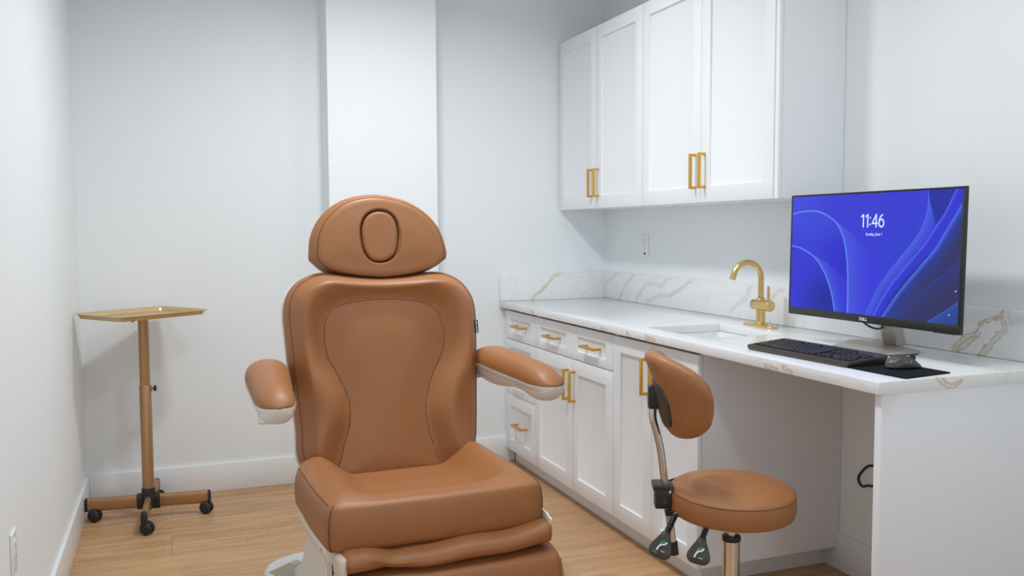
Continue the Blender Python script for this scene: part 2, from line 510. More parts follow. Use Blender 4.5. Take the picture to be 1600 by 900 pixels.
# two-door unit with wide top drawer
Y2a, Y2b = 3.315, 4.179
u = thing('base_cabinet', 'white base cabinet with one wide two handled drawer above two doors', 'cabinet')
carcass(u, X0, Y2a + .0005, Y2b - .0005, ZB, .8795); plinth(u, Y2a + .0005, Y2b - .0005)
d = shaker('drawer', CX, Y2a + g, Y2b - g, .7120, ZT, [(3.795, 4.112, .752, .822), (3.382, 3.668, .752, .822)], u)
pull(CX, 3.944, .788, .142, False, d); pull(CX, 3.514, .788, .142, False, d)
for y0, y1, hy in ((3.7312, Y2b - g, 3.765), (Y2a + g, 3.7282, 3.694)):
    d = shaker('door', CX, y0, y1, ZB, .7080, panel1(y0, y1, ZB, .7080), u)
    pull(CX, hy, .584, .148, True, d)
# sink unit
Y3a, Y3b = 2.663, 3.315
u = thing('sink_cabinet', 'white two door base cabinet under the sink at the kneehole', 'cabinet')
carcass(u, X0, Y3a, Y3b - .0005, ZB, .8795); plinth(u, 2.733, Y3b - .0005)
for y0, y1, hy in ((2.9905, Y3b - g, 3.022), (Y3a, 2.9875, 2.956)):
    d = shaker('door', CX, y0, y1, ZB, ZT, panel1(y0, y1, ZB, ZT), u)
    pull(CX, hy, .735, .148, True, d)
# end panel of the desk
tag(B().box((1.722, 1.786, 0), (2.3715, 1.811, .8795), .0015).build('desk_end_panel', M['cabinet']),
    'plain white panel standing under the near end of the desk top', 'panel')

# upper cabinets
UX, UZ0, UZ1 = 2.0683, 1.427, 2.3597
def upper(label, y0, y1, doors, endgap):
    u = thing('wall_cabinet', label, 'cabinet')
    carcass(u, UX + DT + .001, y0, y1, UZ0, UZ1, False)
    for a, b, hy in doors:
        d = shaker('door', UX, a + g * .6, b - g * .6, UZ0 - .002, UZ1, panel1(a, b, UZ0, UZ1, .064), u)
        pull(UX, hy, 1.556, .148, True, d)
    return u
upper('white two door wall cabinet touching the back wall', 3.6825, 4.6405,
      ((4.166, 4.622, 4.198), (3.6825, 4.166, 4.132)), True)
u = upper('white two door wall cabinet nearer the monitor', 2.68, 3.6815,
      ((3.184, 3.6815, 3.217), (2.703, 3.184, 3.150)), False)
B().box((UX + .004, 2.68, UZ0 - .002), (UX + DT, 2.7015, UZ1), .001).build('filler_strip', M['cabinet'], u, smooth=0)

# ================================================================== COUNTER
ZC, ZU = .914, .8805
SX0, SX1, SY0, SY1 = 1.803, 2.160, 2.750, 3.165
def slab_with_hole():
    xs = [1.7024, SX0, SX1, 2.3715]; ys = [1.7771, SY0, SY1, 4.6405]
    bm = bmesh.new(); c = {}
    def V(x, y, z):
        k = (x, y, z)
        if k not in c: c[k] = bm.verts.new(k)
        return c[k]
    for i in range(3):
        for j in range(3):
            if i == 1 and j == 1: continue
            for z in (ZU, ZC):
                bm.faces.new([V(xs[i], ys[j], z), V(xs[i + 1], ys[j], z), V(xs[i + 1], ys[j + 1], z), V(xs[i], ys[j + 1], z)])
    def wall(pts):
        for (x, y), (X, Y) in zip(pts, pts[1:]):
            bm.faces.new([V(x, y, ZU), V(X, Y, ZU), V(X, Y, ZC), V(x, y, ZC)])
    per = [(x, ys[0]) for x in xs] + [(xs[3], y) for y in ys[1:]] + [(x, ys[3]) for x in xs[2::-1]] + [(xs[0], y) for y in ys[2::-1]]
    wall(per)
    wall([(SX0, SY0), (SX1, SY0), (SX1, SY1), (SX0, SY1), (SX0, SY0)])
    bmesh.ops.recalc_face_normals(bm, faces=bm.faces)
    es = [e for e in bm.edges if len(e.link_faces) == 2 and e.calc_face_angle() > .5]
    bmesh.ops.bevel(bm, geom=es, offset=.002, segments=2, profile=.5, affect='EDGES', clamp_overlap=True)
    me = bpy.data.meshes.new('countertop'); bm.to_mesh(me); bm.free()
    for p in me.polygons: p.use_smooth = True
    me.set_sharp_from_angle(angle=math.radians(40))
    return link('countertop', me, M['marble'])
tag(slab_with_hole(), 'long white marbled stone worktop with gold flecked edge and sink opening', 'countertop')
tag(B().box((1.7024, 4.621, ZC + .0005), (2.3715, 4.6408, 1.0655), .0015).build('backsplash', M['marble']),
    'short marbled backsplash with one diagonal gold vein on the back wall', 'backsplash')
tag(B().box((2.3525, 1.7771, ZC + .0005), (2.3722, 4.6205, 1.0655), .0015).build('backsplash', M['marble']),
    'long marbled backsplash behind the faucet and monitor on right wall', 'backsplash')

# sink bowl
def sink():
    t = thing('sink', 'white rectangular undermount sink set in the marbled worktop', 'sink', (0, 0, 0))
    def rr(x0, x1, y0, y1, r, z, n=6):
        pts = []
        for cx, cy, a0 in ((x1 - r, y1 - r, 0), (x0 + r, y1 - r, PI / 2), (x0 + r, y0 + r, PI), (x1 - r, y0 + r, 3 * PI / 2)):
            for k in range(n + 1):
                a = a0 + PI / 2 * k / n; pts.append((cx + r * math.cos(a), cy + r * math.sin(a), z))
        return pts
    rings = []
    e = .004
    for grow, z, r in ((.022, ZU - .001, .03), (e, ZU - .001, .03), (e - .002, ZU - .006, .03), (-.002, .79, .035), (-.008, .752, .045), (-.03, .738, .05), (-.1, .732, .06)):
        rings.append(rr(SX0 - grow, SX1 + grow, SY0 - grow, SY1 + grow, r, z))
    outer = []
    for grow, z, r in ((-.09, .722, .06), (-.02, .728, .05), (.008, .75, .04), (.008, ZU - .012, .04), (.022, ZU - .012, .03)):
        outer.append(rr(SX0 - grow, SX1 + grow, SY0 - grow, SY1 + grow, r, z))
    v, f = loft_vf(rings, False); n = len(rings[0])
    f.append(tuple((len(rings) - 1) * n + j for j in range(n)))
    v2, f2 = loft_vf(outer, False); f2.append(tuple(range(n)))
    off = len(v); f += [tuple(i + off for i in q) for q in f2]; v += v2
    for j in range(n):
        k = (j + 1) % n; o = off + (len(outer) - 1) * n
        f.append((j, k, o + k, o + j))
    mk('basin', v, f, M['sink'], t, 40)
    B().lathe([(0, .7335), (.03, .7335), (.038, .7345), (.040, .7325), (.040, .7305)], 24, at=((SX0 + SX1) / 2, (SY0 + SY1) / 2, 0)).build('drain', M['faucet'], t)
sink()

# faucet
def faucet():
    fx, fy = 2.243, 2.998
    t = thing('faucet', 'brushed gold gooseneck faucet on an oval plate behind the sink', 'faucet', (fx, fy, ZC))
    ring = lambda hx, hy, z: [(hx * math.copysign(abs(math.cos(a)) ** .7, math.cos(a)), (hy - hx) * np.sign(math.sin(a)) * min(1, abs(math.sin(a)) * 3) + hx * math.sin(a), z) for a in [2 * PI * k / 48 for k in range(48)]]
    B().loft([ring(.027, .094, .0003), ring(.028, .095, .004), ring(.0265, .0935, .0075), ring(.022, .089, .0085)]).build('base_plate', M['faucet'], t)
    B().lathe([(0, .008), (.0275, .008), (.028, .0105), (.027, .014), (.021, .017), (.019, .018), (.0188, .09), (.0188, .112), (.0155, .116), (0, .116)], 36).build('body', M['faucet'], t)
    B().lathe([(0, -.048), (.0195, -.048), (.0215, -.045), (.0215, .026), (.020, .028), (0, .028)], 36, axis=(0, -1, 0), at=(0, 0, .088)).build('valve_housing', M['faucet'], t)
    k = B().lathe([(0, .029), (.0205, .029), (.0222, .0305), (.0222, .064), (.020, .067), (0, .067)], 36, axis=(0, -1, 0), at=(0, 0, .088)).build('handle_knob', M['faucet'], t)
    B().tube([(0, -.050, .098), (0, -.0495, .130), (0, -.049, .168)], [.0058, .0056, .0054], 14).build('lever', M['faucet'], k)
    path = [(0, 0, .112), (0, 0, .150), (0, 0, .196)]
    cx, R = -.068, .068
    for i in range(1, 25):
        a = math.radians(163) * i / 24
        path.append((cx + R * math.cos(a), 0, .196 + R * math.sin(a)))
    B().tube(path, .0118, 18).build('spout', M['faucet'], t)
    p1 = Vector(path[-1]); d = (p1 - Vector(path[-2])).normalized()
    B().tube([p1 + d * .0008, p1 + d * .021], .0126, 18).build('aerator', M['faucet'], t)
    B().lathe([(.0122, .118), (.0124, .1185), (.0124, .1195), (.0122, .12)], 24).build('seam_ring', M['seam'], t)
faucet()

# ================================================================== OUTLETS
def outlet(label, loc, rz, black=False):
    t = thing('wall_outlet', label, 'outlet', loc, rz)          # local: faces -Y
    B().box((-.036, -.006, -.058), (.036, 0, .058), .003, 3).build('cover_plate', M['outlet'], t)
    f = B().box((-.0168, -.0078, -.0335), (.0168, -.0055, .0335), .001).build('receptacle', M['outlet'], t)
    b = B()
    for z in (.017, -.017):
        b.box((-.0075, -.0082, z - .001), (-.0055, -.0076, z + .007)).box((.0055, -.0082, z), (.0075, -.0076, z + .007)).box((-.0018, -.0082, z - .0105), (.0018, -.0076, z - .0065))
    b.build('slots', M['slot'], f, smooth=0)
    for z in (.048, -.048): B().lathe([(0, .0005), (.003, .0004), (.003, -.001)], 12, axis=(0, -1, 0), at=(0, -.0061, z)).build('screw', M['silver'], t)
    if black:
        B().box((-.009, -.0086, -.047), (.009, -.006, -.0375), .0005).build('sticker', M['slot'], t)
    return t
outlet('white outlet with dark sticker on right wall between faucet and corner', (2.3722, 4.172, 1.226), -PI / 2, True)
outlet('white outlet low on the left wall at the photo edge', (-.4228, 2.625, .462), PI / 2)
outlet('white outlet on the back wall behind the left armrest', (.422, 4.6411, .385), 0)

# ================================================================== TREATMENT CHAIR
def chair():
    TH = .03
    t = thing('treatment_chair', 'large tan leather treatment chair with armrests facing the camera', 'chair', (.715, 2.78, 0), TH)
    rec = math.radians(12)
    up = np.array([0, math.sin(rec), math.cos(rec)]); fr = np.array([0, -math.cos(rec), math.sin(rec)])
    FB = frame((0, .22, .5), (1, 0, 0), up, fr)
    NA = 128

    def cushion(name, outline, F, T, hf, mat, parent, hole=None, r=.03, bulge=.012, center=None, blend=None, under=0.):
        """upholstered pad: front surface hf over outline, rounded edge, bulging side, flat back"""
        if center is None: center = outline.mean(0)
        O = polar(outline, center, NA)
        if hole is None:
            I = np.repeat(np.array([center]), NA, 0) + (O - np.array(center)) * .02
        else:
            I = polar(hole, center, NA)
        rings = []; W = []
        ts = np.r_[np.linspace(0, .8, 22), np.linspace(.82, .985, 16), 1.0] if hole is None else np.r_[0, .012, .03, .06, np.linspace(.1, .8, 18), np.linspace(.82, .985, 14), 1.0]
        for tt in ts:
            q = I + (O - I) * tt
            d = seg_dist(q, O) if tt < 1 else np.zeros(NA)
            e = np.where(d < r, -(r - np.sqrt(np.maximum(r * r - (r - np.minimum(d, r)) ** 2, 0))) * .55, 0)
            w = hf(q) * (sm(d / (r * 1.1)) if blend is None else blend(q, r)) + e
            if hole is not None:
                dh = seg_dist(q, I) if tt > 0 else np.zeros(NA)
                rh = .008
                w = w + np.where(dh < rh, -(rh - np.sqrt(np.maximum(rh * rh - (rh - np.minimum(dh, rh)) ** 2, 0))), 0)
            rings.append(np.c_[q, w])
        edge = rings[-1]
        C = np.array(center); nrm = (O - C) / np.linalg.norm(O - C, axis=1)[:, None]
        # normals of the outline
        tg = np.roll(O, -1, 0) - np.roll(O, 1, 0); nn = np.c_[tg[:, 1], -tg[:, 0]]; nn /= np.linalg.norm(nn, axis=1)[:, None]
        w0 = edge[:, 2]
        for s in (.12, .3, .5, .7, .88, 1.0):
            bl = bulge * math.sin(PI * min(s * 1.0, 1)) ** .7 if s < 1 else -.002
            bk_ = bl * (1 - under * sm((-nn[:, 1] - .05) / .75))
            rings.append(np.c_[O + nn * bk_[:, None], w0 + (-T - w0) * s])
        rings.append(np.c_[C + (O - C) * .9, np.full(NA, -T - .004)])
        pts = [[F(p) for p in rg] for rg in rings]
        v, f = loft_vf(pts, False); n = NA
        f.append(tuple((len(rings) - 1) * n + j for j in range(n)))
        if hole is None: f.append(tuple(range(n))[::-1])
        else:
            k = len(v); v += [F((p[0], p[1], -.035)) for p in I]
            for j in range(n): f.append((j, (j + 1) % n, k + (j + 1) % n, k + j))
            f.append(tuple(k + j for j in range(n)))
        ob = mk(name, v, f, mat, parent, 180)
        def seam(k, w, rad=.0013, nm='seam', m='seam'):
            q = rings[k]
            B().tube([F((a, b, c + w)) for a, b, c in q], rad, 6, True).build(nm, M[m], ob)
        return ob, rings, seam

    # ---- backrest
    bo = [(-.2, -.055), (-.27, -.02), (-.309, .025), (-.320, .07), (-.318, .115), (-.319, .165), (-.327, .27), (-.336, .43), (-.341, .544), (-.330, .605), (-.297, .65), (-.243, .676), (-.196, .681), (-.1, .668), (-.007, .661), (.092, .665), (.194, .676), (.253, .668), (.303, .640), (.339, .591), (.352, .532), (.348, .433), (.336, .269), (.322, .108), (.316, .06), (.305, .025), (.262, -.02), (.2, -.055), (0, -.06)]
    bi = [(-.200, -.07), (-.188, .034), (-.155, .135), (-.147, .188), (-.156, .257), (-.186, .328), (-.213, .384), (-.223, .454), (-.209, .523), (-.176, .556), (-.124, .572), (-.012, .581), (.086, .575), (.159, .556), (.199, .518), (.214, .439), (.2, .375), (.161, .305), (.135, .235), (.124, .173), (.13, .109), (.146, .03), (.156, -.07)]
    O = spline(bo, 8); I = spline(bi, 8)
    def hb(q):
        d = seg_dist(q, I); ins = inside(q, I)
        bol = .056 * (1 - np.exp(-(d / .055) ** 2))
        bol = bol * (1 - .42 * sm((d - .07) / .09))
        return np.where(ins, .010 * sm(d / .12) - .002 * np.exp(-(d / .012) ** 2), bol - .002 * np.exp(-(d / .012) ** 2))
    ob, rings, seam = cushion('backrest', O, FB, .10, hb, M['leather'], t, r=.045, bulge=.009, center=(.004, .32))
    seam(-9, .0004)                                         # edge piping
    k = len(I); path = []
    for p in I[:int(k * 22 / 23)]:
        path.append(FB((p[0], p[1], float(hb(np.array([p]))[0]) + .0008)))
    B().tube(path, .0011, 6).build('panel_seam', M['seam'], ob)
    C = np.array([0, .3]); path = []
    for p in I[:int(k * 22 / 23)]:
        p2 = C + (p - C) * 1.03
        path.append(FB((p2[0], p2[1], float(hb(np.array([p2]))[0]) + .0003)))
    B().tube(path, .0006, 5).build('stitching', M['seam'], ob)
    # label tag on the right edge
    tg = B().box((-.006, -.024, -.0006), (.008, .024, .0006), .0003)
    tagm = tg.build('label_tag', M['black'], ob, smooth=0)
    e1, e2, e3 = Vector((1, 0, 0)), Vector(up), Vector(fr)
    base = Vector(FB((.341, .465, .0045)))
    rot = Matrix((e1, e2, e3)).transposed().to_4x4(); rot.translation = base
    tagm.matrix_local = rot @ Matrix.Rotation(math.radians(-4), 4, 'Y')
    tm = B()
    for k, (a, w) in enumerate(((0, .004), (1, .0045), (2, .003), (3, .0045), (4, .004), (5, .0045))):
        y = .019 - k * .0075; tm.box((-.0005, y - .0022, .0005), (-.0005 + w, y + .0022, .001))
    tm.build('tag_lettering', M['whiteprint'], tagm, smooth=0)
    # white shell behind the backrest
    C = O.mean(0); OS = polar(O, (.004, .32), 96)
    sr = []
    for sc, w in ((.985, -.098), (1.022, -.100), (1.028, -.112), (1.018, -.135), (.95, -.158), (.6, -.168)):
        sr.append([FB((.004 + (p[0] - .004) * sc, .32 + (p[1] - .32) * sc, w)) for p in OS])
    v, f = loft_vf(sr, True); mk('back_shell', v, f, M['white_plastic'], t, 60)

    # ---- headrest
    hd = [(-.229, .764), (-.223, .81), (-.199, .864), (-.155, .911), (-.095, .943), (-.012, .957), (.064, .948), (.131, .925), (.19, .882), (.227, .827), (.243, .758), (.236, .722), (.196, .694), (.113, .673), (.032, .664), (-.019, .664), (-.104, .674), (-.179, .692), (-.217, .716), (-.231, .741)]
    hl = [(-.070, .841), (-.056, .88), (-.031, .902), (.003, .91), (.038, .902), (.062, .876), (.071, .828), (.065, .776), (.052, .741), (.024, .72), (-.008, .714), (-.039, .723), (-.060, .75), (-.069, .79)]
    OH = spline(hd, 8); IH = spline(hl, 8)
    hh = lambda q: .006 * sm(seg_dist(q, OH) / .10)
    hob, rings, seam = cushion('headrest', OH, FB, .105, hh, M['leather'], t, hole=IH, r=.022, bulge=.022, center=(.0, .81), under=1.)
    seam(-9, .0006)
    seam(2, .0012, .0009)
    # oval face plug
    PC = (.0, .81); PO = polar(IH, PC, 96); PO = np.array(PC) + (PO - PC) * .945
    pr = []
    for tt in list(np.linspace(.03, .8, 8)) + [.86, .91, .95, .98, 1.0]:
        q = np.array(PC) + (PO - PC) * tt; d = seg_dist(q, PO) if tt < 1 else np.zeros(96)
        w = .003 - np.where(d < .014, (.014 - np.sqrt(np.maximum(.014 ** 2 - (.014 - np.minimum(d, .014)) ** 2, 0))) * .6, 0)
        pr.append([FB((a, b, c)) for (a, b), c in zip(q, w)])
    pr.append([FB((a, b, -.03)) for a, b in PO])
    v, f = loft_vf(pr, True)
    pl = mk('face_plug', v, f, M['leather'], hob, 180)
    B().tube([FB((a, b, -.0022)) for a, b in np.array(PC) + (PO - PC) * .975], .0008, 6, True).build('seam', M['seam'], pl)
    for x in (-.06, .06):
        B().tube([FB((x, .60, -.07)), FB((x, .72, -.07))], .008, 12).build('headrest_post', M['chrome'], t)

    # ---- seat
    so = [(-.344, .20), (-.350, .08), (-.349, -.08), (-.342, -.22), (-.335, -.285), (-.312, -.305), (-.2, -.312), (0, -.316), (.2, -.312), (.306, -.305), (.330, -.285), (.334, -.22), (.338, -.08), (.334, .08), (.326, .20), (.27, .235), (0, .24), (-.28, .235)]
    ZS = .545
    FS = frame((0, 0, ZS), (1, 0, 0), (0, 1, 0), (0, 0, 1))
    SO = spline(so, 8)
    SOF = np.array([(-.342, .40), *[p for p in SO if p[1] < .1], (.34, .40)])
    def hs(q):
        x, y = q[:, 0], q[:, 1]
        side = sm((np.abs(x) - .15) / .13)
        rear = sm((y + .02) / .20)
        front = sm((-y - .13) / .13)
        dip = -.056 * (1 - side) * (1 - front * .9)
        wf = -.030 * sm((-y - .20) / .13) * (1 - .3 * side)
        return dip + .008 * side * rear + wf * .8 + .006 - .012 * (1 - side) * rear
    sob, rings, seam = cushion('seat', SO, FS, .145, hs, M['leather'], t, r=.065, bulge=.007, center=(-.005, -.03),
                              blend=lambda q, r: sm(seg_dist(q, SOF, False) / (r * 1.1)))
    # vertical corner seams and the top edge seams along both sides
    R = np.array(rings[-10]); n = len(R)
    for sgn in (-1, 1):
        sel = [p for p in R if p[0] * sgn > .25 and -.29 < p[1] < .19]
        sel.sort(key=lambda p: p[1])
        P = [FS((p[0], p[1], p[2] + .0008)) for p in sel]
        jc = int(np.argmin(np.hypot(R[:, 0] - sgn * .333, R[:, 1] + .285)))
        B().tube([FS(rg[jc] + np.array([sgn * .0008, -.0008, 0])) for rg in rings[-12:-1]], .0011, 6).build('corner_seam', M['seam'], sob)
        B().tube(P[::-1], .0012, 6).build('side_seam', M['seam'], sob)
    # seat frame under the cushion
    fr_ = []
    for sc, z in ((.985, ZS - .144), (.992, ZS - .150), (.985, ZS - .185), (.93, ZS - .20)):
        fr_.append([(p[0] * sc, max(p[1] * sc - .01, -.262), z) for p in polar(SO, (-.005, -.03), 96)])
    v, f = loft_vf(fr_, True); sf = mk('seat_frame', v, f, M['shell'], t, 50)
    for y in (-.02, -.20): B().lathe([(0, .003), (.006, .002), (.007, -.004)], 12, axis=(-1, 0, 0), at=(-.338, y, ZS - .166)).build('screw', M['black'], sf)

    # ---- leather flap over the hinge, then the hanging leg rest
    def slab(name, prof, x0, x1, mat, warp=None, nx=40):
        ringsx = []
        for i in range(nx + 1):
            s = i / nx; e = min(s, 1 - s) * (x1 - x0); rr = .018
            k = 1 if e > rr else .55 + .45 * math.sqrt(max(0, 1 - (1 - e / rr) ** 2))
            c = np.mean(prof, 0); x = x0 + (x1 - x0) * s
            ring = []
            for p in prof:
                q = c + (np.array(p) - c) * k
                dy, dz = warp(x, q[0], q[1]) if warp else (0, 0)
                ring.append((x, q[0] + dy, q[1] + dz))
            ringsx.append(ring)
        v, f = loft_vf(ringsx, True); return mk(name, v, f, mat, t, 180)
    fp = spline([(-.265, .404), (-.29, .405), (-.325, .402), (-.350, .390), (-.362, .370), (-.355, .350), (-.33, .340), (-.29, .338), (-.265, .340)], 5)
    def fw(x, y, z):
        front = sm((-y - .24) / .09)
        fold = math.exp(-((x + .16) / .05) ** 2)
        return (-.012 * math.sin((x + .1) * 9) * front * .5 + .020 * fold * front * (1 if z < .372 else .3),
                (-.010 * math.cos((x + .02) * 8) + .006 * math.sin(x * 23)) * front * (1 if z > .36 else .55) - .014 * fold * front * (z > .36))
    fl = slab('knee_flap', fp, -.306, .347, M['leather'], fw, 56)
    B().tube([(-.292, -.358, .352), (-.292, -.356, .372), (-.292, -.33, .388)], .0009, 6).build('seam', M['seam'], fl)
    lp = spline([(-.21, .325), (-.27, .334), (-.33, .330), (-.372, .312), (-.386, .27), (-.388, .20), (-.388, .12), (-.383, .075), (-.36, .06), (-.33, .07), (-.315, .12), (-.305, .24), (-.25, .27), (-.21, .28)], 6)
    lg = slab('leg_rest', lp, -.31, .372, M['leather'])
    B().tube([(.358, -.372, .309), (.3595, -.387, .27), (.3595, -.3895, .2), (.3595, -.3895, .12)], .0011, 6).build('seam', M['seam'], lg)
    # ivory hinge cover at the left, white bracket at the right
    B().box((-.318, -.350, .325), (-.292, -.10, .396), .012, 3).box((-.318, -.352, .25), (-.296, -.16, .33), .01, 3).build('hinge_cover', M['ivory'], t)
    B().box((-.3195, -.262, .26), (-.3175, -.252, .36), .0008).build('hinge_slot', M['gap'], t)
    br = [(-.25, .445), (-.318, .436), (-.352, .426), (-.350, .415), (-.322, .386), (-.29, .362), (-.22, .36), (-.2, .43)]
    v, f = loft_vf([[(x, a, b) for a, b in br] for x in (.334, .337, .339)], True); bk = mk('side_bracket', v, f, M['white_plastic'], t, 30)
    B().lathe([(0, .002), (.005, .0015), (.006, -.002)], 12, axis=(1, 0, 0), at=(.3395, -.312, .418)).build('bolt', M['black'], bk)

    # ---- base
    bo2 = [(-.42, .36), (-.43, .46), (-.405, .54), (-.345, .59), (-.25, .615), (-.1, .625), (.1, .625), (.25, .61), (.345, .585), (.405, .54), (.43, .46), (.42, .36), (.40, .1), (.36, -.14), (.28, -.22), (0, -.24), (-.28, -.22), (-.36, -.14), (-.40, .1)]
    BO = polar(spline(bo2, 8), (0, .2), 120)
    rr = []
    for sc, z in ((.955, .0), (.985, .004), (1, .02), (1.0, .065), (.985, .082), (.955, .090), (.5, .094)):
        rr.append([(p[0] * sc, .2 + (p[1] - .2) * sc, z) for p in BO])
    v, f = loft_vf(rr, True); bp_ = mk('base_plate', v, f, M['white_plastic'], t, 180)
    # lift housing: flared column with a rounded shoulder
    def rrect(hx, y0, y1, r, z, n=8):
        pts = []
        for cx, cy, a0 in ((hx - r, y1 - r, 0), (-hx + r, y1 - r, PI / 2), (-hx + r, y0 + r, PI), (hx - r, y0 + r, 1.5 * PI)):
            for k in range(n + 1):
                a = a0 + PI / 2 * k / n; pts.append((cx + r * math.cos(a), cy + r * math.sin(a), z))
        return pts
    low = [rrect(.345, -.17, .50, .10, .088), rrect(.325, -.155, .45, .10, .11), rrect(.312, -.15, .40, .09, .16), rrect(.306, -.145, .36, .09, .235), rrect(.302, -.14, .33, .09, .270), rrect(.294, -.13, .31, .09, .288), rrect(.27, -.11, .28, .09, .296)]
    v, f = loft_vf(low, True); mk('lift_housing', v, f, M['shell'], t, 180)
    upr = [rrect(.300, -.19, .20, .05, .20), rrect(.300, -.19, .18, .05, .30), rrect(.298, -.19, .15, .05, .35), rrect(.296, -.185, .12, .05, .362)]
    v, f = loft_vf(upr, True); mk('lift_cover', v, f, M['white_plastic'], t, 180)
    # foot pedals on the left of the base
    def pedal(c, w, d, rz, nm='foot_pedal'):
        b = B(); M4 = Matrix.Translation(c) @ Matrix.Rotation(rz, 4, 'Z') @ Matrix.Rotation(math.radians(-7), 4, 'Y')
        b.box((-w / 2, -d / 2, -.006), (w / 2, d / 2, .008), .004, 3, M4)
        p = b.build(nm, M['pedal'], t)
        st = B()
        st.box((w * .26, d * .22, .0082), (w * .42, d * .42, .0088), 0, 1, M4)
        st.build('pictogram_plate', M['whiteprint'], p, smooth=0)
        mk_ = B()
        for s in ((w * .30, d * .35, w * .38, d * .37), (w * .30, d * .27, w * .38, d * .29), (w * .30, d * .29, w * .315, d * .35)):
            mk_.box((s[0], s[1], .0087), (s[2], s[3], .0092), 0, 1, M4)
        mk_.build('pictogram', M['slot'], p, smooth=0)
        return p
    pedal((-.338, .405, .0915), .118, .118, .42)
    pedal((-.315, .272, .0915), .118, .118, .30)
    pedal((-.300, .140, .0915), .118, .118, .15)

    # ---- armrests
    def arm(s):
        # stations: y, centre x, half width, trim z, leather height, shell depth
        st = [(.375, .410, .012, .822, .012, .012), (.368, .412, .045, .823, .033, .035), (.34, .417, .066, .824, .048, .055), (.29, .422, .072, .824, .056, .072), (.22, .428, .072, .820, .060, .074), (.14, .433, .068, .812, .062, .060),
              (.07, .437, .064, .804, .062, .046), (.01, .440, .061, .799, .061, .048), (-.04, .442, .060, .797, .057, .056), (-.08, .443, .057, .797, .050, .058), (-.115, .444, .051, .797, .038, .053), (-.138, .444, .041, .797, .024, .040), (-.152, .444, .026, .797, .011, .022), (-.158, .444, .008, .797, .004, .005)]
        if s > 0: st = [(a, b - .020 * float(sm((a - .0) / .2)), c, d, e, f) for a, b, c, d, e, f in st]
        dense = spline(st, 4, False)
        a = thing_part('armrest', t)
        tops, shells = [], []
        for y, x, w, z, hgt, dep in dense:
            w, hgt, dep = max(w, .003), max(hgt, .002), max(dep, .002)
            top = []
            for k in range(25):
                an = PI * k / 24
                top.append((s * x + w * math.cos(an), y, z + .002 + hgt * math.sin(an) ** .9))
            top += [(s * x - w * .96 + 1.92 * w * k / 5, y, z - .002) for k in range(1, 5)]
            tops.append(top)
            sh = []
            for k in range(25):
                an = PI * k / 24
                c = math.cos(an); 
                sh.append((s * x + .93 * w * math.copysign(abs(c) ** .62, c) * (1 - .16 * math.sin(an) ** 2), y, z - min(.017, dep * .4) - max(dep - .017, dep * .6) * math.sin(an)))
            lip = min(.013, dep * .3)
            sh = [(s * x + w * 1.02, y, z), (s * x + w * 1.01, y, z - lip)] + sh + [(s * x - w * 1.01, y, z - lip), (s * x - w * 1.02, y, z)]
            shells.append(sh)
        v, f = loft_vf(tops, True); mk('arm_pad', v, f, M['leather'], a, 60)
        v, f = loft_vf(shells, True); mk('arm_shell', v, f, M['shell'], a, 60)
        B().tube([(s * .30, .37, .765), (s * .41, .335, .775)], .016, 16).build('pivot', M['black'] if s < 0 else M['shell'], a)
    arm(-1); arm(1)

def thing_part(name, parent):
    o = bpy.data.objects.new(name, None); COL.objects.link(o); o.parent = parent; o.empty_display_size = .05
    return o

def text_mesh(s, size, mat, parent, m4, name, extrude=0., sx=1., bold=0.):
    cu = bpy.data.curves.new('t', 'FONT'); cu.body = s; cu.size = size; cu.extrude = extrude; cu.offset = bold
    o = bpy.data.objects.new('t', cu); COL.objects.link(o)
    dg = bpy.context.evaluated_depsgraph_get()
    me = bpy.data.meshes.new_from_object(o.evaluated_get(dg))
    bpy.data.objects.remove(o); bpy.data.curves.remove(cu)
    me.transform(Matrix.Diagonal((sx, 1, 1, 1)))
    me.name = name; me.materials.clear()
    ob = link(name, me, mat, parent); ob.matrix_local = m4
    return ob
chair()

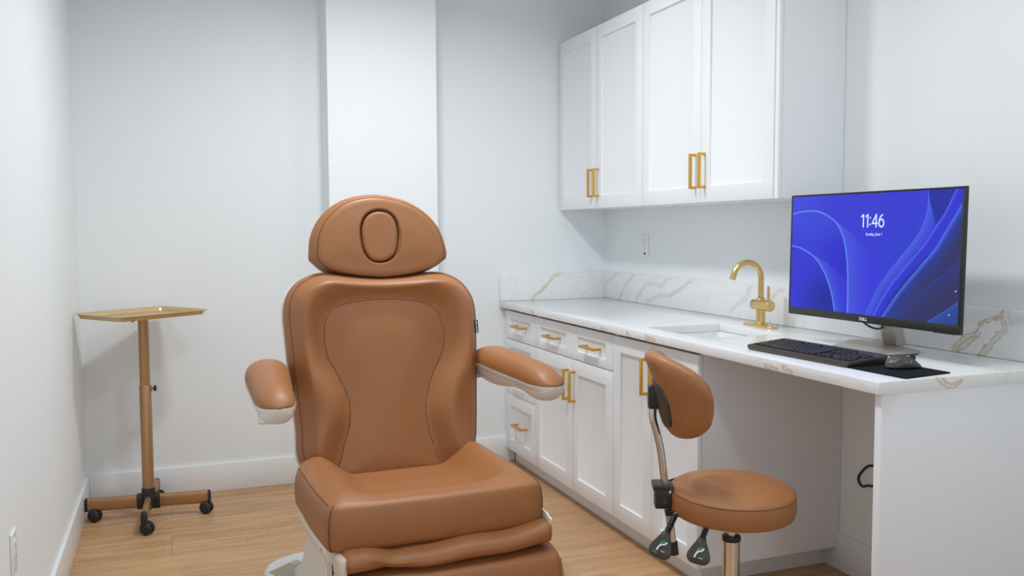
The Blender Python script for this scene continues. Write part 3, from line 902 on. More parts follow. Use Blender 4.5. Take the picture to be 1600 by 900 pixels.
# ================================================================== STOOL
def stool():
    t = thing('rolling_stool', 'round tan leather rolling stool with backrest in front of the desk', 'stool', (1.470, 2.085, 0))
    tilt = Matrix.Rotation(math.radians(2.0), 4, 'X')
    R = .1765
    prof = [(0, .600), (.06, .599), (.11, .595), (.145, .588), (.163, .581), (.171, .5755), (.1745, .571), (.1765, .566), (.178, .545), (.1775, .525), (.174, .513), (.165, .507), (.10, .505), (0, .505)]
    s = B().lathe([(r, z - .545) for r, z in prof], 72).build('seat', M['leather'], t, smooth=180)
    s.matrix_local = Matrix.Translation((0, 0, .545)) @ tilt
    B().tube([(.1752 * math.cos(a), .1752 * math.sin(a), .0262) for a in np.linspace(0, 2 * PI, 96, endpoint=False)], .0009, 6, True).build('seam', M['seam'], s)
    B().lathe([(0, -.040), (.120, -.040), (.120, -.049), (0, -.049)], 40).build('seat_plate', M['black'], s)
    B().lathe([(0, .21), (.0135, .21), (.0135, .498), (0, .498)], 24).build('piston', M['chrome'], t)
    B().lathe([(.0135, .424), (.026, .424), (.027, .430), (.026, .438), (.0145, .439)], 32).build('collar', M['black'], t)
    B().lathe([(0, .10), (.0235, .10), (.0245, .424), (0, .424)], 40).build('gas_cylinder', M['chrome'], t)
    B().lathe([(0, .075), (.055, .075), (.055, .10), (.035, .125), (0, .125)], 32).build('base_hub', M['black'], t)
    for k in range(5):
        a = 2 * PI * k / 5 + .45
        l = B(); c, sn = math.cos(a), math.sin(a)
        l.tube([(.03 * c, .03 * sn, .098), (.12 * c, .12 * sn, .094), (.235 * c, .235 * sn, .084)], [.019, .017, .013], 12)
        lo = l.build('base_leg', M['chrome'], t)
        w = B()
        for d in (-.011, .011):
            w.lathe([(0, -.007), (.02, -.007), (.024, -.004), (.024, .004), (.02, .007), (0, .007)], 20, axis=(-sn, c, 0), at=(.235 * c - sn * d, .235 * sn + c * d, .024))
        w.box((.235 * c - .006, .235 * sn - .006, .024), (.235 * c + .006, .235 * sn + .006, .085), .002)
        w.build('caster', M['black'], lo)
    # bracket, rod and back pad (local coordinates about the stool axis)
    BA = Matrix.Rotation(math.radians(-25), 4, 'Z')
    bx = -.190
    b = B().box((bx - .030, -.035, .522), (bx + .022, .022, .588), .003).box((bx - .036, -.038, .575), (bx + .012, .03, .590), .002).box((bx + .0, -.026, .498), (-.05, .026, .516), .003)
    brk = b.build('back_bracket', M['black'], t); brk.matrix_local = BA
    B().lathe([(0, .012), (.008, .012), (.010, .009), (.010, 0)], 16, axis=(0, -1, 0), at=(bx - .004, -.036, .548)).build('knob', M['blackmat'], brk)
    B().lathe([(0, .003), (.004, .002), (.004, -.002)], 12, axis=(0, -1, 0), at=(bx + .011, -.0365, .572)).build('bolt', M['chrome'], brk)
    rod = spline([(bx + .026, -.008, .395), (bx + .016, -.008, .47), (bx + .004, -.008, .55), (bx - .006, -.008, .63), (bx - .014, -.008, .69), (bx - .026, -.008, .74), (bx - .036, -.008, .78), (bx - .034, -.008, .82), (bx - .028, -.008, .86)], 5, False)
    v, f = tube_vf([tuple(p) for p in rod], .0105, 14)
    ro = mk('back_rod', v, f, M['chrome'], t, 60); ro.matrix_local = BA
    B().tube([(bx + .0275, -.008, .382), (bx + .0225, -.008, .420)], .0135, 14).build('rod_cap', M['black'], ro)
    # pad: arc in plan, concave towards the seat
    Rc, cx, cy, cz = .165, -.030, -.008, .852
    lean = math.radians(15)
    def padpt(s, h, d):
        """s along the arc -1..1 (near -> far), h height, d outward from the centre of curvature"""
        a = PI - s * math.radians(72 if s < 0 else 46)
        rr = Rc + d - h * math.tan(-lean) * math.cos(s * .9)
        return (cx + rr * math.cos(a), cy + rr * math.sin(a), cz + h)
    rings = []; NS = 44
    for i in range(NS + 1):
        s = -1 + 2 * i / NS
        e = max(0., 1 - abs(s) ** 2.6) ** .5
        hh = .022 + .098 * e; th = .010 + .020 * e ** .6
        dz = -.012 * abs(s) ** 2
        ring = []
        for k in range(36):
            a = 2 * PI * k / 36; c, sn = math.cos(a), math.sin(a)
            h = hh * math.copysign(abs(sn) ** .8, sn); d = th * math.copysign(abs(c) ** .75, c) * (1 + .45 * max(0, h / hh) * (c > 0))
            # rims of the back bulge out around the shell
            if c > 0 and abs(s) < .45: d -= .012 * max(0, 1 - (abs(h) / (hh * .8)) ** 4) * (1 - (abs(s) / .45) ** 4)
            ring.append(padpt(s, h + dz, d))
        rings.append(ring)
    v, f = loft_vf(rings, True); pad = mk('back_pad', v, f, M['leather'], t, 180); pad.matrix_local = BA
    sh = []
    for i in range(13):
        s = -.42 + .84 * i / 12; e = max(.05, 1 - abs(s / .43) ** 4) ** .5; ring = []
        for k in range(24):
            a = 2 * PI * k / 24; h = -.030 + .066 * e * math.copysign(abs(math.sin(a)) ** .6, math.sin(a)); d = .023 + .007 * math.cos(a)
            ring.append(padpt(s, h, d))
        sh.append(ring)
    v, f = loft_vf(sh, True); so = mk('back_shell', v, f, M['grey_plastic'], pad, 50)
    B().box((bx - .050, -.026, .806), (bx - .020, .010, .872), .005, 3).build('rod_mount', M['black'], so)
    # two control levers with paddles
    def lever(p0, p1, p2, first):
        p0, p1, p2 = map(Vector, (p0, p1, p2))
        b = B(); n = 44; path = []; rad = []
        for i in range(n + 1):
            path.append(p0.lerp(p1, i / n)); rad.append(.0066 + (.0022 if (i // 2) % 2 else 0))
        b.tube(path, rad, 14)
        lv = b.build('lever', M['black'], t)
        B().tube([(p0.x * .45, p0.y * .45, .501), tuple(p0 + Vector((.004, .006, .006))), tuple(p0)], [.009, .011, .009], 12).build('lever_arm', M['black'], lv)
        d = (p2 - p1).normalized(); L = (p2 - p1).length
        nrm = Vector((-.55, -.80, .28)); nrm = (nrm - d * nrm.dot(d)).normalized(); side = d.cross(nrm).normalized()
        m4 = Matrix((side, d, nrm)).transposed().to_4x4(); m4.translation = p1
        out = spline([(-.009, -.004), (.009, -.004), (.014, .008), (.029, L * .55), (.031, L * .8), (.020, L * .97), (0, L), (-.020, L * .97), (-.031, L * .8), (-.029, L * .55), (-.014, .008)], 5)
        O = polar(out, (0, L * .55), 48); rg = []
        for sc, z in ((.3, -.0055), (.9, -.0055), (1, -.002), (1, .002), (.92, .005), (.3, .0058)):
            rg.append([(p[0] * sc, L * .55 + (p[1] - L * .55) * sc, z) for p in O])
        v, f = loft_vf(rg, True); pd = mk('paddle', v, f, M['grey_plastic'], lv, 50); pd.matrix_local = m4
        # printed pictogram: white seat outline with green arrows
        z = .0062; KS = 1.28
        # paddle local x runs to one side, y runs down the paddle
        w_ = B(); gr = B()
        def bar(bb, pts, wd):
            for a, c in zip(pts, pts[1:]):
                a = Vector((*a, 0)) * KS; c = Vector((*c, 0)) * KS; dd = (c - a).normalized(); q = Vector((-dd.y, dd.x, 0)) * wd / 2
                bb.raw([(*(a + q)[:2], z), (*(a - q)[:2], z), (*(c - q)[:2], z), (*(c + q)[:2], z)], [(0, 1, 2, 3)])
        sgn = SIGN
        Y = lambda y: y + L * .16
        bar(w_, [(sgn * -.008, Y(.030)), (sgn * -.006, Y(.021)), (sgn * -.001, Y(.015)), (sgn * .004, Y(.014)), (sgn * .0085, Y(.008))], .0046)
        bar(gr, [(sgn * -.006, Y(.016)), (sgn * -.002, Y(.009)), (sgn * .005, Y(.008))], .0032)
        if first: bar(gr, [(sgn * -.015, Y(.0335)), (sgn * -.006, Y(.036))], .0034)
        for k in range(3): bar(w_, [(sgn * (.001 + .003 * k), Y(.0285)), (sgn * (.003 + .003 * k), Y(.0288))], .0022)
        w_.build('pictogram', M['whiteprint'], pd, smooth=0); gr.build('pictogram', M['green'], pd, smooth=0)
    SIGN = -1
    lever((-.178, .015, .512), (-.216, -.005, .475), (-.250, -.014, .412), True)
    lever((-.129, -.074, .510), (-.152, -.082, .475), (-.176, -.094, .412), False)
    B().tube([(-.09, .20, .551), (-.03, .215, .555)], .0045, 8).tube([(-.05, .19, .50), (-.055, .206, .53), (-.06, .2075, .553)], .004, 8).build('tilt_lever', M['black'], t)
stool()

# ================================================================== TRAY STAND
def stand():
    cx, cy = -.137, 4.322
    t = thing('tray_stand', 'gold tray stand on four black casters in the left corner', 'stand', (cx, cy, 0))
    # tray, rounded rectangle with rim
    L, S, ph = .465, .355, .62
    def rr(hx, hy, r, z, n=7):
        pts = []
        for sx, sy, a0 in ((1, 1, 0), (-1, 1, PI / 2), (-1, -1, PI), (1, -1, 1.5 * PI)):
            for k in range(n + 1):
                a = a0 + PI / 2 * k / n; pts.append((sx * (hx - r) + r * math.cos(a), sy * (hy - r) + r * math.sin(a), z))
        return pts
    a, b = L / 2, S / 2
    rings = [rr(a - .030, b - .030, .02, -.0215), rr(a - .018, b - .018, .025, -.020), rr(a - .011, b - .011, .03, -.005), rr(a - .003, b - .003, .035, -.0015), rr(a, b, .036, 0.), rr(a, b, .036, .0015), rr(a - .004, b - .004, .034, .003), rr(a - .012, b - .012, .03, .001), rr(a - .0165, b - .0165, .026, -.004), rr(a - .021, b - .021, .022, -.0165), rr(a - .030, b - .030, .018, -.0185)]
    v, f = loft_vf(rings, True)
    tr = mk('tray', v, f, M['tray'], t, 40); tr.matrix_local = Matrix.Translation((0, 0, .950)) @ Matrix.Rotation(ph, 4, 'Z')
    B().tube([(-.03, 0, .915), (-.048, -.004, .912)], [.004, .009], 12).build('clamp_knob', M['black'], t)
    B().lathe([(0, .58), (.0225, .58), (.0225, .93), (0, .93)], 32).build('upper_pole', M['bronze'], t)
    B().lathe([(0, .12), (.0255, .12), (.0255, .612), (.0245, .6135), (.0226, .6135), (0, .60)], 32).build('lower_pole', M['bronze'], t)
    B().box((.0245, -.007, .585), (.029, .007, .612), .001).tube([(.026, 0, .5975), (.034, 0, .5975)], .004, 10).build('screw_block', M['bronze'], t)
    B().lathe([(0, 0), (.009, 0), (.0135, .003), (.0135, .011), (.010, .014), (0, .014)], 8, axis=(1, 0, 0), at=(.034, 0, .5975)).build('height_knob', M['black'], t)
    B().lathe([(0, .045), (.028, .045), (.030, .05), (.030, .135), (.028, .14), (0, .14)], 28).build('hub', M['black'], t)
    dirs = [(-.9925, .122), (.9925, -.122), (-.05, -.9988), (.115, .9934)]
    spans = (.262, .262, .262, .262)
    for (dx, dy), Ln in zip(dirs, spans):
        d = Vector((dx, dy, 0)); q = Vector((-dy, dx, 0))
        def oval(s, k=1.):
            out = []
            for i in range(24):
                an = 2 * PI * i / 24; c, sn = math.cos(an), math.sin(an)
                out.append(tuple(d * s + q * .0135 * k * c + Vector((0, 0, .0775 + .0165 * np.sign(sn) * min(1, abs(sn) * 2.5) * k + .0140 * k * sn))))
            return out
        lg = B().loft([oval(.04), oval(Ln)]).build('leg', M['bronze'], t)
        B().loft([oval(.025, 1.22), oval(.048, 1.22), oval(.05, 1.1)]).build('leg_socket', M['black'], lg)
        B().loft([oval(Ln - .004, 1.04), oval(Ln + .006, 1.04), oval(Ln + .009, .85)]).build('end_cap', M['black'], lg)
        e = d * (Ln - .022)
        ca = Vector((-.55, -.83, 0)) if dy > -.9 else Vector((-.62, -.78, 0))
        ca.normalize(); cen = Vector((e.x, e.y, .029)) + Vector((-ca.y, ca.x, 0)) * .012
        w = B()
        for o in (-.0125, .0125):
            w.lathe([(0, -.010), (.017, -.010), (.025, -.007), (.0285, -.002), (.0285, .004), (.026, .009), (0, .0095)] if o < 0 else [(0, .010), (.017, .010), (.025, .007), (.0285, .002), (.0285, -.004), (.026, -.009), (0, -.0095)], 28, axis=tuple(-ca), at=tuple(cen - ca * o))
        w.tube([tuple(cen), (e.x, e.y, .052), (e.x, e.y, .06)], .006, 10)
        w.build('caster', M['blackmat'], lg)
stand()
tag(B().tube([(-.112, 4.245, .0035), (-.058, 4.262, .0035)], .003, 8).build('metal_rod', M['silver']),
    'short thin metal rod lying on the oak floor below the tray stand', 'rod')

# ================================================================== DESK THINGS
def monitor():
    W, Hh, cx, cy, cz, yaw, tl = .738, .4235, 2.08, 2.239, 1.2205, .014, .017
    t = thing('computer_monitor', 'large black framed monitor showing a blue lock screen', 'monitor', (2.20, 2.30, ZC))
    n = Vector((-math.cos(yaw), -math.sin(yaw), 0)); rt = Vector((math.sin(yaw), -math.cos(yaw), 0))
    upv = Vector((0, 0, 1)) * math.cos(tl) - n * math.sin(tl); nn = rt.cross(upv).normalized()
    m4 = Matrix((rt, upv, nn)).transposed().to_4x4(); m4.translation = Vector((cx, cy, cz)) - Vector((2.20, 2.30, ZC))
    hd = B()
    bz, bb = .0065, .026
    x0, x1, y0, y1 = -W / 2, W / 2, -Hh / 2, Hh / 2
    hd.box((x0, y0, -.012), (x1, y0 + bb, .0), .0015).box((x0, y1 - bz, -.012), (x1, y1, 0), .0015)
    hd.box((x0, y0 + bb, -.012), (x0 + bz, y1 - bz, 0), .001).box((x1 - bz * 1.7, y0 + bb, -.012), (x1, y1 - bz, 0), .001)
    hd.box((x0 + .012, y0 + .012, -.022), (x1 - .012, y1 - .012, -.010), .004).box((x0 + .05, y0 + .05, -.045), (x1 - .05, y1 - .06, -.018), .01, 3)
    for k in range(6): hd.box((x1 - .095 + k * .013, y0 - .0022, -.009), (x1 - .088 + k * .013, y0 + .001, -.003), .0005)
    h = hd.build('housing', M['black'], t); h.matrix_local = m4
    # lit picture
    nx, ny = 360, 202
    sx0, sx1, sy0, sy1 = x0 + bz, x1 - bz * 1.7, y0 + bb, y1 - bz
    uu, vv = np.meshgrid(np.linspace(0, 1, nx), np.linspace(0, 1, ny)); p = np.c_[uu.ravel(), vv.ravel()]
    col = picture(p)
    me = bpy.data.meshes.new('screen')
    V = np.c_[sx0 + p[:, 0] * (sx1 - sx0), sy0 + p[:, 1] * (sy1 - sy0), np.full(len(p), -.0012)]
    idx = np.arange(nx * ny).reshape(ny, nx)
    Fc = np.stack([idx[:-1, :-1], idx[:-1, 1:], idx[1:, 1:], idx[1:, :-1]], -1).reshape(-1, 4)
    me.from_pydata(V.tolist(), [], Fc.tolist()); me.update()
    ca = me.color_attributes.new('picture', 'FLOAT_COLOR', 'POINT')
    ca.data.foreach_set('color', np.c_[col, np.ones(len(col))].astype(np.float32).ravel())
    scr = link('screen', me, M['screen'], h)
    SW, SH = sx1 - sx0, sy1 - sy0
    def strokes(lines, sc, ox, oy, wd, name):
        b = B()
        for pl in lines:
            P2 = [np.array(q, float) for q in pl]
            for a_, c_ in zip(P2, P2[1:]):
                d = (c_ - a_) / max(np.linalg.norm(c_ - a_), 1e-9); q = np.array([-d[1], d[0]]) * wd / 2
                b.raw([(ox + e[0] * sc, oy + e[1] * sc, 0) for e in (a_ + q, a_ - q, c_ - q, c_ + q)], [(0, 1, 2, 3)])
            for a_ in P2:
                b.raw([(ox + (a_[0] + wd / 2 * math.cos(x)) * sc, oy + (a_[1] + wd / 2 * math.sin(x)) * sc, 0) for x in np.linspace(0, 2 * PI, 12, endpoint=False)], [tuple(range(12))])
        o = b.build(name, M['digits'], scr, smooth=0); o.location = (0, 0, -.0006)
        return o
    ell = lambda cx_, cy_, a_, b_, t0, t1, n=16: [(cx_ + a_ * math.cos(math.radians(x)), cy_ + b_ * math.sin(math.radians(x))) for x in np.linspace(t0, t1, n)]
    dg = []
    for x in (0, .42): dg.append([(x, .80), (x + .18, .93), (x + .18, .07)])
    dg += [[(.83, .70), (.83, .72)], [(.83, .22), (.83, .24)]]
    dg.append([(1.40, .07), (1.40, .93), (1.02, .31), (1.50, .31)])
    dg.append(ell(1.88, .33, .22, .26, 180, -180, 24) + ell(2.10, .36, .44, .56, 180, 108, 10))
    strokes(dg, .0450, sx0 + .4665 * SW, sy0 + .7185 * SH, .125, 'clock_digits')
    text_mesh('Sunday, June 1', .0122, M['digits'], scr, Matrix.Translation((sx0 + .4945 * SW, sy0 + .656 * SH, -.0006)), 'date_text', sx=.98, bold=.00025)
    text_mesh('DELL', .0135, M['whiteprint'], h, Matrix.Translation((-.021, y0 + .0075, .0005)), 'logo', sx=1.15, bold=.0004)
    # stand: plate and leaning neck
    pl = [(2.004, 2.312), (2.034, 2.150), (2.052, 2.136), (2.190, 2.124), (2.215, 2.14), (2.262, 2.30), (2.25, 2.44), (2.232, 2.455), (2.215, 2.45), (2.012, 2.33)]
    rg = []
    c = np.mean(pl, 0)
    for sc, z in ((.99, .0030), (1., .004), (1., .0085), (.99, .0105)):
        rg.append([(c[0] + (a - c[0]) * sc - 2.20, c[1] + (b - c[1]) * sc - 2.30, z) for a, b in pl])
    v, f = loft_vf(rg, True); sb = mk('stand_base', v, f, M['silver'], t, 30)
    v, f = loft_vf([[(c[0] + (a - c[0]) * .985 - 2.20, c[1] + (b - c[1]) * .985 - 2.30, z) for a, b in pl] for z in (.0003, .0031)], True); mk('rubber_foot', v, f, M['blackmat'], sb, 30)
    def sec(x, z, dx, w): return [(x - dx, -w - .02, z), (x + dx, -w - .02, z), (x + dx, w - .02, z), (x - dx, w - .02, z)]
    v, f = loft_vf([sec(.048, .010, .022, .031), sec(.030, .075, .021, .030), sec(.005, .16, .018, .028), sec(-.015, .24, .016, .028), sec(-.03, .32, .015, .028)], True)
    nk = mk('stand_neck', v, f, M['silver'], t, 30)
    bm = bmesh.new(); bm.from_mesh(nk.data); bmesh.ops.bevel(bm, geom=[e for e in bm.edges if e.calc_face_angle(0) > .8], offset=.003, segments=2, affect='EDGES', profile=.5); bm.to_mesh(nk.data); bm.free()
    B().lathe([(0, 0), (.016, 0), (.017, .002), (.017, .006), (0, .006)], 24, axis=(-1, 0, 0), at=(.003, -.022, .083)).build('cable_hole', M['ivory'], nk)
    cb = spline([(-.075, .10, .135), (-.05, .085, .115), (-.025, .060, .088), (-.012, .035, .070), (-.006, .012, .064), (-.008, -.012, .067), (-.02, -.035, .078), (-.04, -.052, .095), (-.07, -.062, .125)], 6, False)
    B().tube([tuple(q) for q in cb], .0034, 8).build('cable', M['black'], t)

def srgb(c):
    c = np.array(c, float) / 255
    return np.where(c <= .04045, c / 12.92, ((c + .055) / 1.055) ** 2.4)

def picture(p):
    """abstract blue ribbons, evaluated over the screen (u right, v up)"""
    u, v = p[:, 0], p[:, 1]
    def mixa(base, c, a): return base * (1 - a[:, None]) + np.asarray(c, float) * a[:, None]
    col = np.zeros((len(p), 3)) + np.array([56, 60, 206.])
    col = mixa(col, (66, 80, 216), .8 * sm(1 - np.hypot(u - .02, v - 1) / .35))
    col = mixa(col, (46, 66, 200), .8 * sm((u - .45) / .3) * sm((.95 - v) / .6))
    C1 = [(-.02, .838), (.002, .846), (.059, .864), (.146, .871), (.207, .853), (.255, .818), (.303, .768), (.333, .709), (.358, .621), (.375, .52), (.386, .405), (.394, .231), (.397, -.02)]
    C1b = [(.305, .765), (.326, .753), (.383, .701), (.44, .636), (.495, .559), (.549, .47), (.592, .375), (.612, .322)]
    C2 = [(-.02, .557), (.004, .555), (.049, .545), (.094, .522), (.145, .482), (.189, .431), (.233, .343), (.265, .249), (.291, .147), (.317, -.02)]
    C2b = [(.15, .478), (.176, .468), (.231, .433), (.279, .391), (.338, .329), (.389, .262)]
    R2l = [(.832, 1.02), (.834, .911), (.826, .808), (.802, .704), (.759, .599), (.688, .463), (.614, .322), (.552, .17), (.495, -.02)]
    R2r = [(.834, 1.02), (.837, .937), (.852, .859), (.873, .742)]
    R3l = [(.975, 1.02), (.966, .997), (.937, .892), (.909, .805), (.874, .723), (.823, .6), (.745, .452), (.663, .299), (.603, .155), (.544, -.02)]
    R4 = [(1.02, .95), (.999, .895), (.964, .803), (.925, .696), (.877, .568), (.809, .436), (.739, .305), (.667, .156), (.594, -.02)]
    F1 = [(1.02, .52), (.997, .49), (.925, .385), (.806, .22), (.708, .074), (.645, -.02)]
    F2 = [(1.02, .20), (.997, .172), (.932, .094), (.83, -.02)]
    sp = lambda c: spline(c, 6, False)
    D = lambda c: seg_dist(p * [1.75, 1], sp(c) * [1.75, 1], False)
    # big left leaf
    leaf = np.r_[sp(C1), [(-.02, -.02)]]
    i = inside(p, leaf); a = i.astype(float)
    col = mixa(col, (60, 72, 214), a * sm((v - .45) / .4)); col = mixa(col, (44, 46, 196), a * sm((u - .1) / .28) * sm((.85 - v) / .4))
    d1 = D(C1)
    rib = np.r_[sp(C1b), [(.60, .28), (.54, .12), (.495, -.02)], sp(C1[6:])[::-1]]
    i = inside(p, rib); a = i.astype(float)
    col = mixa(col, (74, 92, 222), a * (.25 + .75 * np.exp(-d1 / .09)) * .9); col = mixa(col, (58, 58, 214), a * sm((d1 - .08) / .2))
    # lower left leaf
    leaf2 = np.r_[sp(C2), [(-.02, -.02)]]
    d2 = D(C2)
    i = inside(p, np.r_[sp(C2b), [(.394, .231), (.397, -.02)], sp(C2[4:])[::-1]]); a = i.astype(float)
    col = mixa(col, (70, 88, 220), a * np.exp(-d2 / .1)); col = mixa(col, (56, 58, 208), a * sm((d2 - .05) / .15))
    i = inside(p, leaf2); a = i.astype(float)
    col = mixa(col, (56, 54, 206), a * .8); col = mixa(col, (30, 44, 150), a * np.exp(-(np.hypot((u - .25) * 1.6, v - .08) / .22) ** 2))
    for d, c in ((d1, C1), (d2, C2)):
        col = mixa(col, (104, 164, 244), np.exp(-(d / .0055) ** 2) * .95)
    # right side: everything right of R2l
    i = inside(p, np.r_[sp(R2l), [(1.02, -.02), (1.02, 1.02)]]); a = i.astype(float); dl = D(R2l)
    col = mixa(col, (70, 88, 214), a); col = mixa(col, (56, 64, 208), a * sm(dl / .10))
    col = mixa(col, (96, 140, 232), np.exp(-(dl / .006) ** 2) * .5 * sm((v - .1) / .4))
    i = inside(p, np.r_[sp(R2r), sp(R3l)[:18][::-1]]); a = i.astype(float)
    col = mixa(col, (40, 50, 158), a)
    i = inside(p, np.r_[sp(R3l), [(1.02, -.02), (1.02, 1.02)]]); a = i.astype(float); d3 = D(R3l)
    col = mixa(col, (84, 104, 226), a * np.exp(-(d3 / .02) ** 2)); col = mixa(col, (52, 54, 204), a * sm(d3 / .03)); col = mixa(col, (40, 48, 140), a * sm((d3 - .045) / .05) * sm((.62 - v) / .3))
    i = inside(p, np.r_[sp(R4), [(1.02, -.02)]]); a = i.astype(float); d4 = D(R4)
    col = mixa(col, (52, 52, 98), a * sm(d4 / .09)); col = mixa(col, (78, 116, 228), a * np.exp(-(d4 / .028) ** 2))
    col = mixa(col, (40, 62, 150), a * .6 * np.exp(-((d4 - .07) / .05) ** 2))
    df = D(F1); ib = inside(p, np.r_[sp(F1), [(1.02, -.02)]]).astype(float)
    col = mixa(col, (40, 64, 142), ib * np.exp(-df / .05) * .75)
    i = inside(p, np.r_[sp(F2), [(1.02, -.02)]]); a = i.astype(float); d5 = D(F2)
    col = mixa(col, (46, 82, 170), a * (.35 + .65 * np.exp(-d5 / .06))); col = mixa(col, (80, 110, 190), np.exp(-(d5 / .005) ** 2) * .4)
    for q in ((.985, .251), (.957, .07)):
        d = np.hypot((u - q[0]) * 1.75, v - q[1]); col = mixa(col, (215, 220, 235), (d < .0055).astype(float))
    return srgb(np.clip(col, 0, 255))
monitor()

def keyboard():
    t = thing('keyboard', 'black full size keyboard lying on the worktop before the monitor', 'keyboard', (1.862, 2.222, ZC), 0.0)
    # local: a across the width toward the viewer's right (-Y), b depth toward +X
    yaw = math.radians(2.5)
    rt = Vector((math.sin(yaw), -math.cos(yaw), 0)); bk = Vector((math.cos(yaw), math.sin(yaw), 0))
    def P(a, b, z): return tuple(rt * a + bk * b + Vector((0, 0, z)))
    Wd, Dp = .2265, .081
    def z_top(b): return .0165 + (b + Dp) / (2 * Dp) * .013
    def ring(k, lift, low=False):
        pts = []
        r = .012
        for sx, sy, a0 in ((1, 1, 0), (-1, 1, PI / 2), (-1, -1, PI), (1, -1, 1.5 * PI)):
            for i in range(5):
                an = a0 + PI / 2 * i / 4
                a = sx * (Wd - r) * 1 + r * math.cos(an); b = sy * (Dp - r) + r * math.sin(an)
                a *= k; b = b * (k if k > .95 else 1 - (1 - k) * 2.2)
                pts.append(P(a, b, lift if low else z_top(b) + lift))
        return pts
    v, f = loft_vf([ring(.965, .0008, True), ring(.985, .004, True), ring(1.0, -.006), ring(.992, -.001), ring(.975, .0), ring(.958, -.001), ring(.95, -.003)], True)
    mk('case', v, f, M['kbody'], t, 35)
    U = .0187
    rows = []
    # (start a in units, [key widths]) for six rows, back to front
    main = [[1, -1, 1, 1, 1, 1, -.5, 1, 1, 1, 1, -.5, 1, 1, 1, 1], [1] * 13 + [2], [1.5] + [1] * 12 + [1.5], [1.75] + [1] * 11 + [2.25], [2.25] + [1] * 10 + [2.75], [1.25, 1.25, 1.25, 6.25, 1.25, 1.25, 1.25, 1.25]]
    nav = [[1, 1, 1], [1, 1, 1], [1, 1, 1], [], [-1, 1, -1], [1, 1, 1]]
    num = [[], [1, 1, 1, 1], [1, 1, 1, 1], [1, 1, 1], [1, 1, 1, 1], [2, 1, 1]]
    meshes = {}
    def key(w, a, b):
        if w not in meshes:
            hw, hd = w * U / 2 - .0011, U / 2 - .0011
            def q(s, z, sh=0): return [(-hw * 1 + s, -hd + s, z), (hw - s, -hd + s, z), (hw - s, hd - s + sh, z), (-hw + s, hd - s + sh, z)]
            vv, ff = loft_vf([q(0, 0), q(.0004, .003), q(.0019, .0064), q(.0026, .0068)], True)
            o = mk('key', vv, ff, M['key'], t, 30); meshes[w] = o.data
        else:
            o = bpy.data.objects.new('key', meshes[w]); COL.objects.link(o); o.parent = t
        sl = math.atan(.013 / (2 * Dp))
        o.matrix_local = Matrix.Translation(P(a, b, z_top(b) - .0035)) @ Matrix((rt, bk, Vector((0, 0, 1)))).transposed().to_4x4() @ Matrix.Rotation(sl, 4, 'X')
    tot = 15 + .35 + 3 + .35 + 4
    left = -tot * U / 2
    for r in range(6):
        b = (2.5 - r) * U + (.004 if r == 0 else 0) - .002
        for start, ws in ((0, main[r]), (15.35, nav[r]), (18.7, num[r])):
            x = start
            for w in ws:
                if w > 0: key(w, left + (x + w / 2) * U, b)
                x += abs(w)
keyboard()

def mouse_and_pad():
    pts = [(1.797, 2.008), (1.803, 1.789), (1.992, 1.815), (1.988, 2.03)]
    c = np.mean(pts, 0)
    dense = []
    for i in range(4):
        a, b, d = np.array(pts[i - 1]), np.array(pts[i]), np.array(pts[(i + 1) % 4])
        p = b + (a - b) / np.linalg.norm(a - b) * .008; q = b + (d - b) / np.linalg.norm(d - b) * .008
        for k in range(6):
            s = k / 5; dense.append((1 - s) ** 2 * p + 2 * s * (1 - s) * b + s * s * q)
    v, f = loft_vf([[(p[0], p[1], z) for p in dense] for z in (ZC + .0004, ZC + .0032)], True)
    tag(mk('mouse_pad', v, f, M['pad'], None, 30), 'black cloth mouse pad at the near corner of the worktop', 'mouse pad')
    t = thing('computer_mouse', 'dark grey computer mouse on the black mouse pad', 'mouse', (1.930, 1.926, ZC + .0033), math.radians(-8))
    # local x: towards the monitor (front), y: left
    L, Wd, Hh = .053, .031, .0345
    def body(k, zs, zoff, hump=1.):
        rings = []
        for i in range(19):
            s = -1 + 2 * i / 18; e = max(.02, 1 - abs(s) ** 2.6) ** .5
            w = Wd * e * (1 - .10 * math.cos(PI * s) ) * k; h = Hh * (1 - (.62 * (s - -.25) ** 2 if s > -.25 else .9 * (s + .25) ** 2)) * zs
            h = max(h * e ** .4, .004); ring = []
            for j in range(24):
                a = 2 * PI * j / 24; cc, sn = math.cos(a), math.sin(a)
                ring.append((s * L * k, w * math.copysign(abs(cc) ** .7, cc), zoff + (h * abs(sn) ** .8 if sn >= 0 else -.0 - .003 * abs(sn))))
            rings.append(ring)
        return rings
    v, f = loft_vf(body(1, 1, .004), True); mk('shell', v, f, M['grey_gloss'], t, 60)
    v, f = loft_vf(body(1.03, .40, .0035), True); mk('side_grip', v, f, M['black'], t, 60)
    B().lathe([(0, -.0035), (.009, -.0035), (.0105, -.002), (.0105, .002), (.009, .0035), (0, .0035)], 20, axis=(0, 1, 0), at=(.030, 0, .0275)).build('scroll_wheel', M['black'], t)
    d = B()
    for x, y, z in ((-.012, -.0305, .021), (.001, -.0320, .019), (.004, -.0315, .0225)): d.lathe([(0, .0012), (.001, .0008), (.0012, 0)], 8, axis=(-.2, -1, .5), at=(x, y, z))
    d.build('indicator_dots', M['whiteprint'], t)
mouse_and_pad()

# cable hanging on the wall in the kneehole
cp=spline([(2.368,2.20,.0045),(2.3505,2.24,.06),(2.3505,2.28,.16),(2.362,2.34,.28),(2.368,2.43,.37),(2.368,2.508,.368),(2.368,2.540,.357),(2.368,2.560,.367),(2.368,2.563,.388),(2.368,2.545,.413),(2.368,2.515,.440),(2.368,2.44,.47),(2.368,2.3,.60),(2.368,2.25,.872)],6,False)
tag(B().tube([tuple(q) for q in cp],.0045,8).build('power_cable',M['black']),'black cable loop hanging on the wall in the desk kneehole','cable')

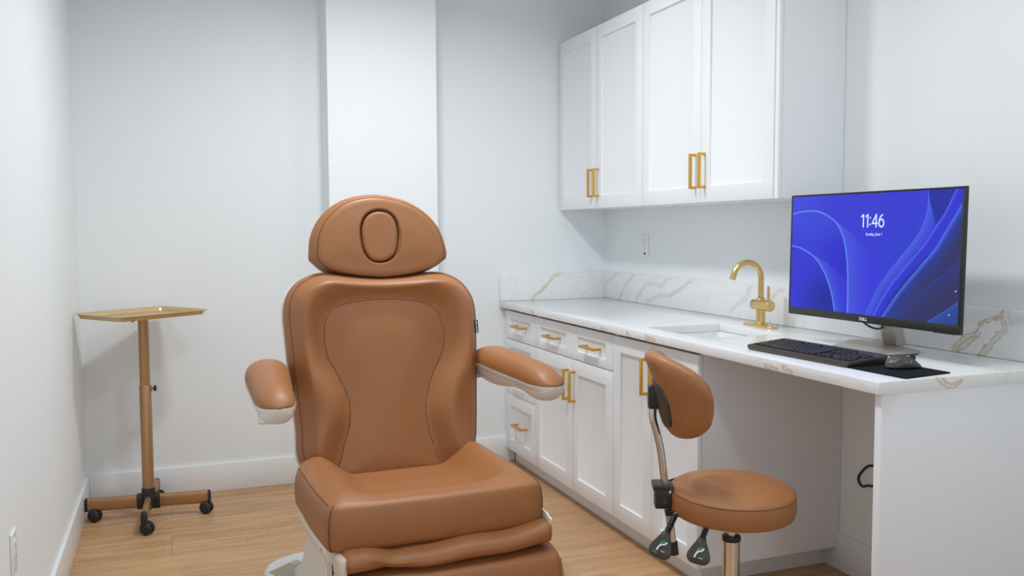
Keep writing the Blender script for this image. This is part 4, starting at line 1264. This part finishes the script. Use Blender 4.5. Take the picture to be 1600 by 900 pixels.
# ================================================================== LIGHT
def lamp(x, y, power, size=.26, col=(.93, .975, 1.0)):
    l = bpy.data.lights.new('downlight', 'AREA'); l.shape = 'DISK'; l.size = size; l.energy = power; l.color = col; l.spread = math.radians(162)
    o = bpy.data.objects.new('downlight', l); COL.objects.link(o); o.location = (x, y, H - .012)
for x, y, p in ((1.48, 3.40, 2.8), (.78, 3.24, 17.8), (1.60, 1.60, 4.2), (.78, 1.85, 9.5)):
    lamp(x, y, p)
# cool fill light behind the camera, with a made-up window frame added around it
wx0, wx1, wz0, wz1 = -.2, 1.9, .55, 2.1
fb = B()
for lo, hi in (((wx0 - .06, YF, wz0 - .06), (wx1 + .06, YF + .03, wz0)), ((wx0 - .06, YF, wz1), (wx1 + .06, YF + .03, wz1 + .06)),
               ((wx0 - .06, YF, wz0), (wx0, YF + .03, wz1)), ((wx1, YF, wz0), (wx1 + .06, YF + .03, wz1)), (((wx0 + wx1) / 2 - .02, YF, wz0), ((wx0 + wx1) / 2 + .02, YF + .02, wz1))):
    fb.box(lo, hi, .003)
struct(fb.build('added_window_1', M['trim']))
l = bpy.data.lights.new('cool_fill', 'AREA'); l.shape = 'RECTANGLE'; l.size = wx1 - wx0; l.size_y = wz1 - wz0; l.energy = 12; l.color = (.74, .88, 1.0)
o = bpy.data.objects.new('cool_fill', l); COL.objects.link(o); o.location = ((wx0 + wx1) / 2, YF + .035, (wz0 + wz1) / 2); o.rotation_euler = (PI / 2, 0, 0)
w = bpy.data.worlds.new('World'); SC.world = w; w.use_nodes = True
w.node_tree.nodes['Background'].inputs[0].default_value = (.9, .95, 1, 1)
w.node_tree.nodes['Background'].inputs[1].default_value = .3

# ================================================================== CAMERA
cam = bpy.data.cameras.new('camera'); co = bpy.data.objects.new('camera', cam); COL.objects.link(co)
yaw, pitch, roll = .366409, .066013, -.00449
cam.sensor_width = 36; cam.lens = 1377.375 / 1600 * 36; cam.clip_start = .02
fw = Vector((math.sin(yaw) * math.cos(pitch), math.cos(yaw) * math.cos(pitch), -math.sin(pitch)))
rt = Vector((math.cos(yaw), -math.sin(yaw), 0)); upv = rt.cross(fw)
r2 = rt * math.cos(roll) + upv * math.sin(roll); u2 = -rt * math.sin(roll) + upv * math.cos(roll)
m = Matrix((r2, u2, -fw)).transposed().to_4x4(); m.translation = (0, 0, 1.31449)
co.matrix_world = m
SC.camera = co
SC.view_settings.view_transform = 'Standard'; SC.view_settings.look = 'None'
SC.view_settings.exposure = 0.22; SC.view_settings.gamma = 1.0
SC.view_settings.use_curve_mapping = False
SC.cycles.use_denoising = True
SC.cycles.max_bounces = 10; SC.cycles.diffuse_bounces = 6
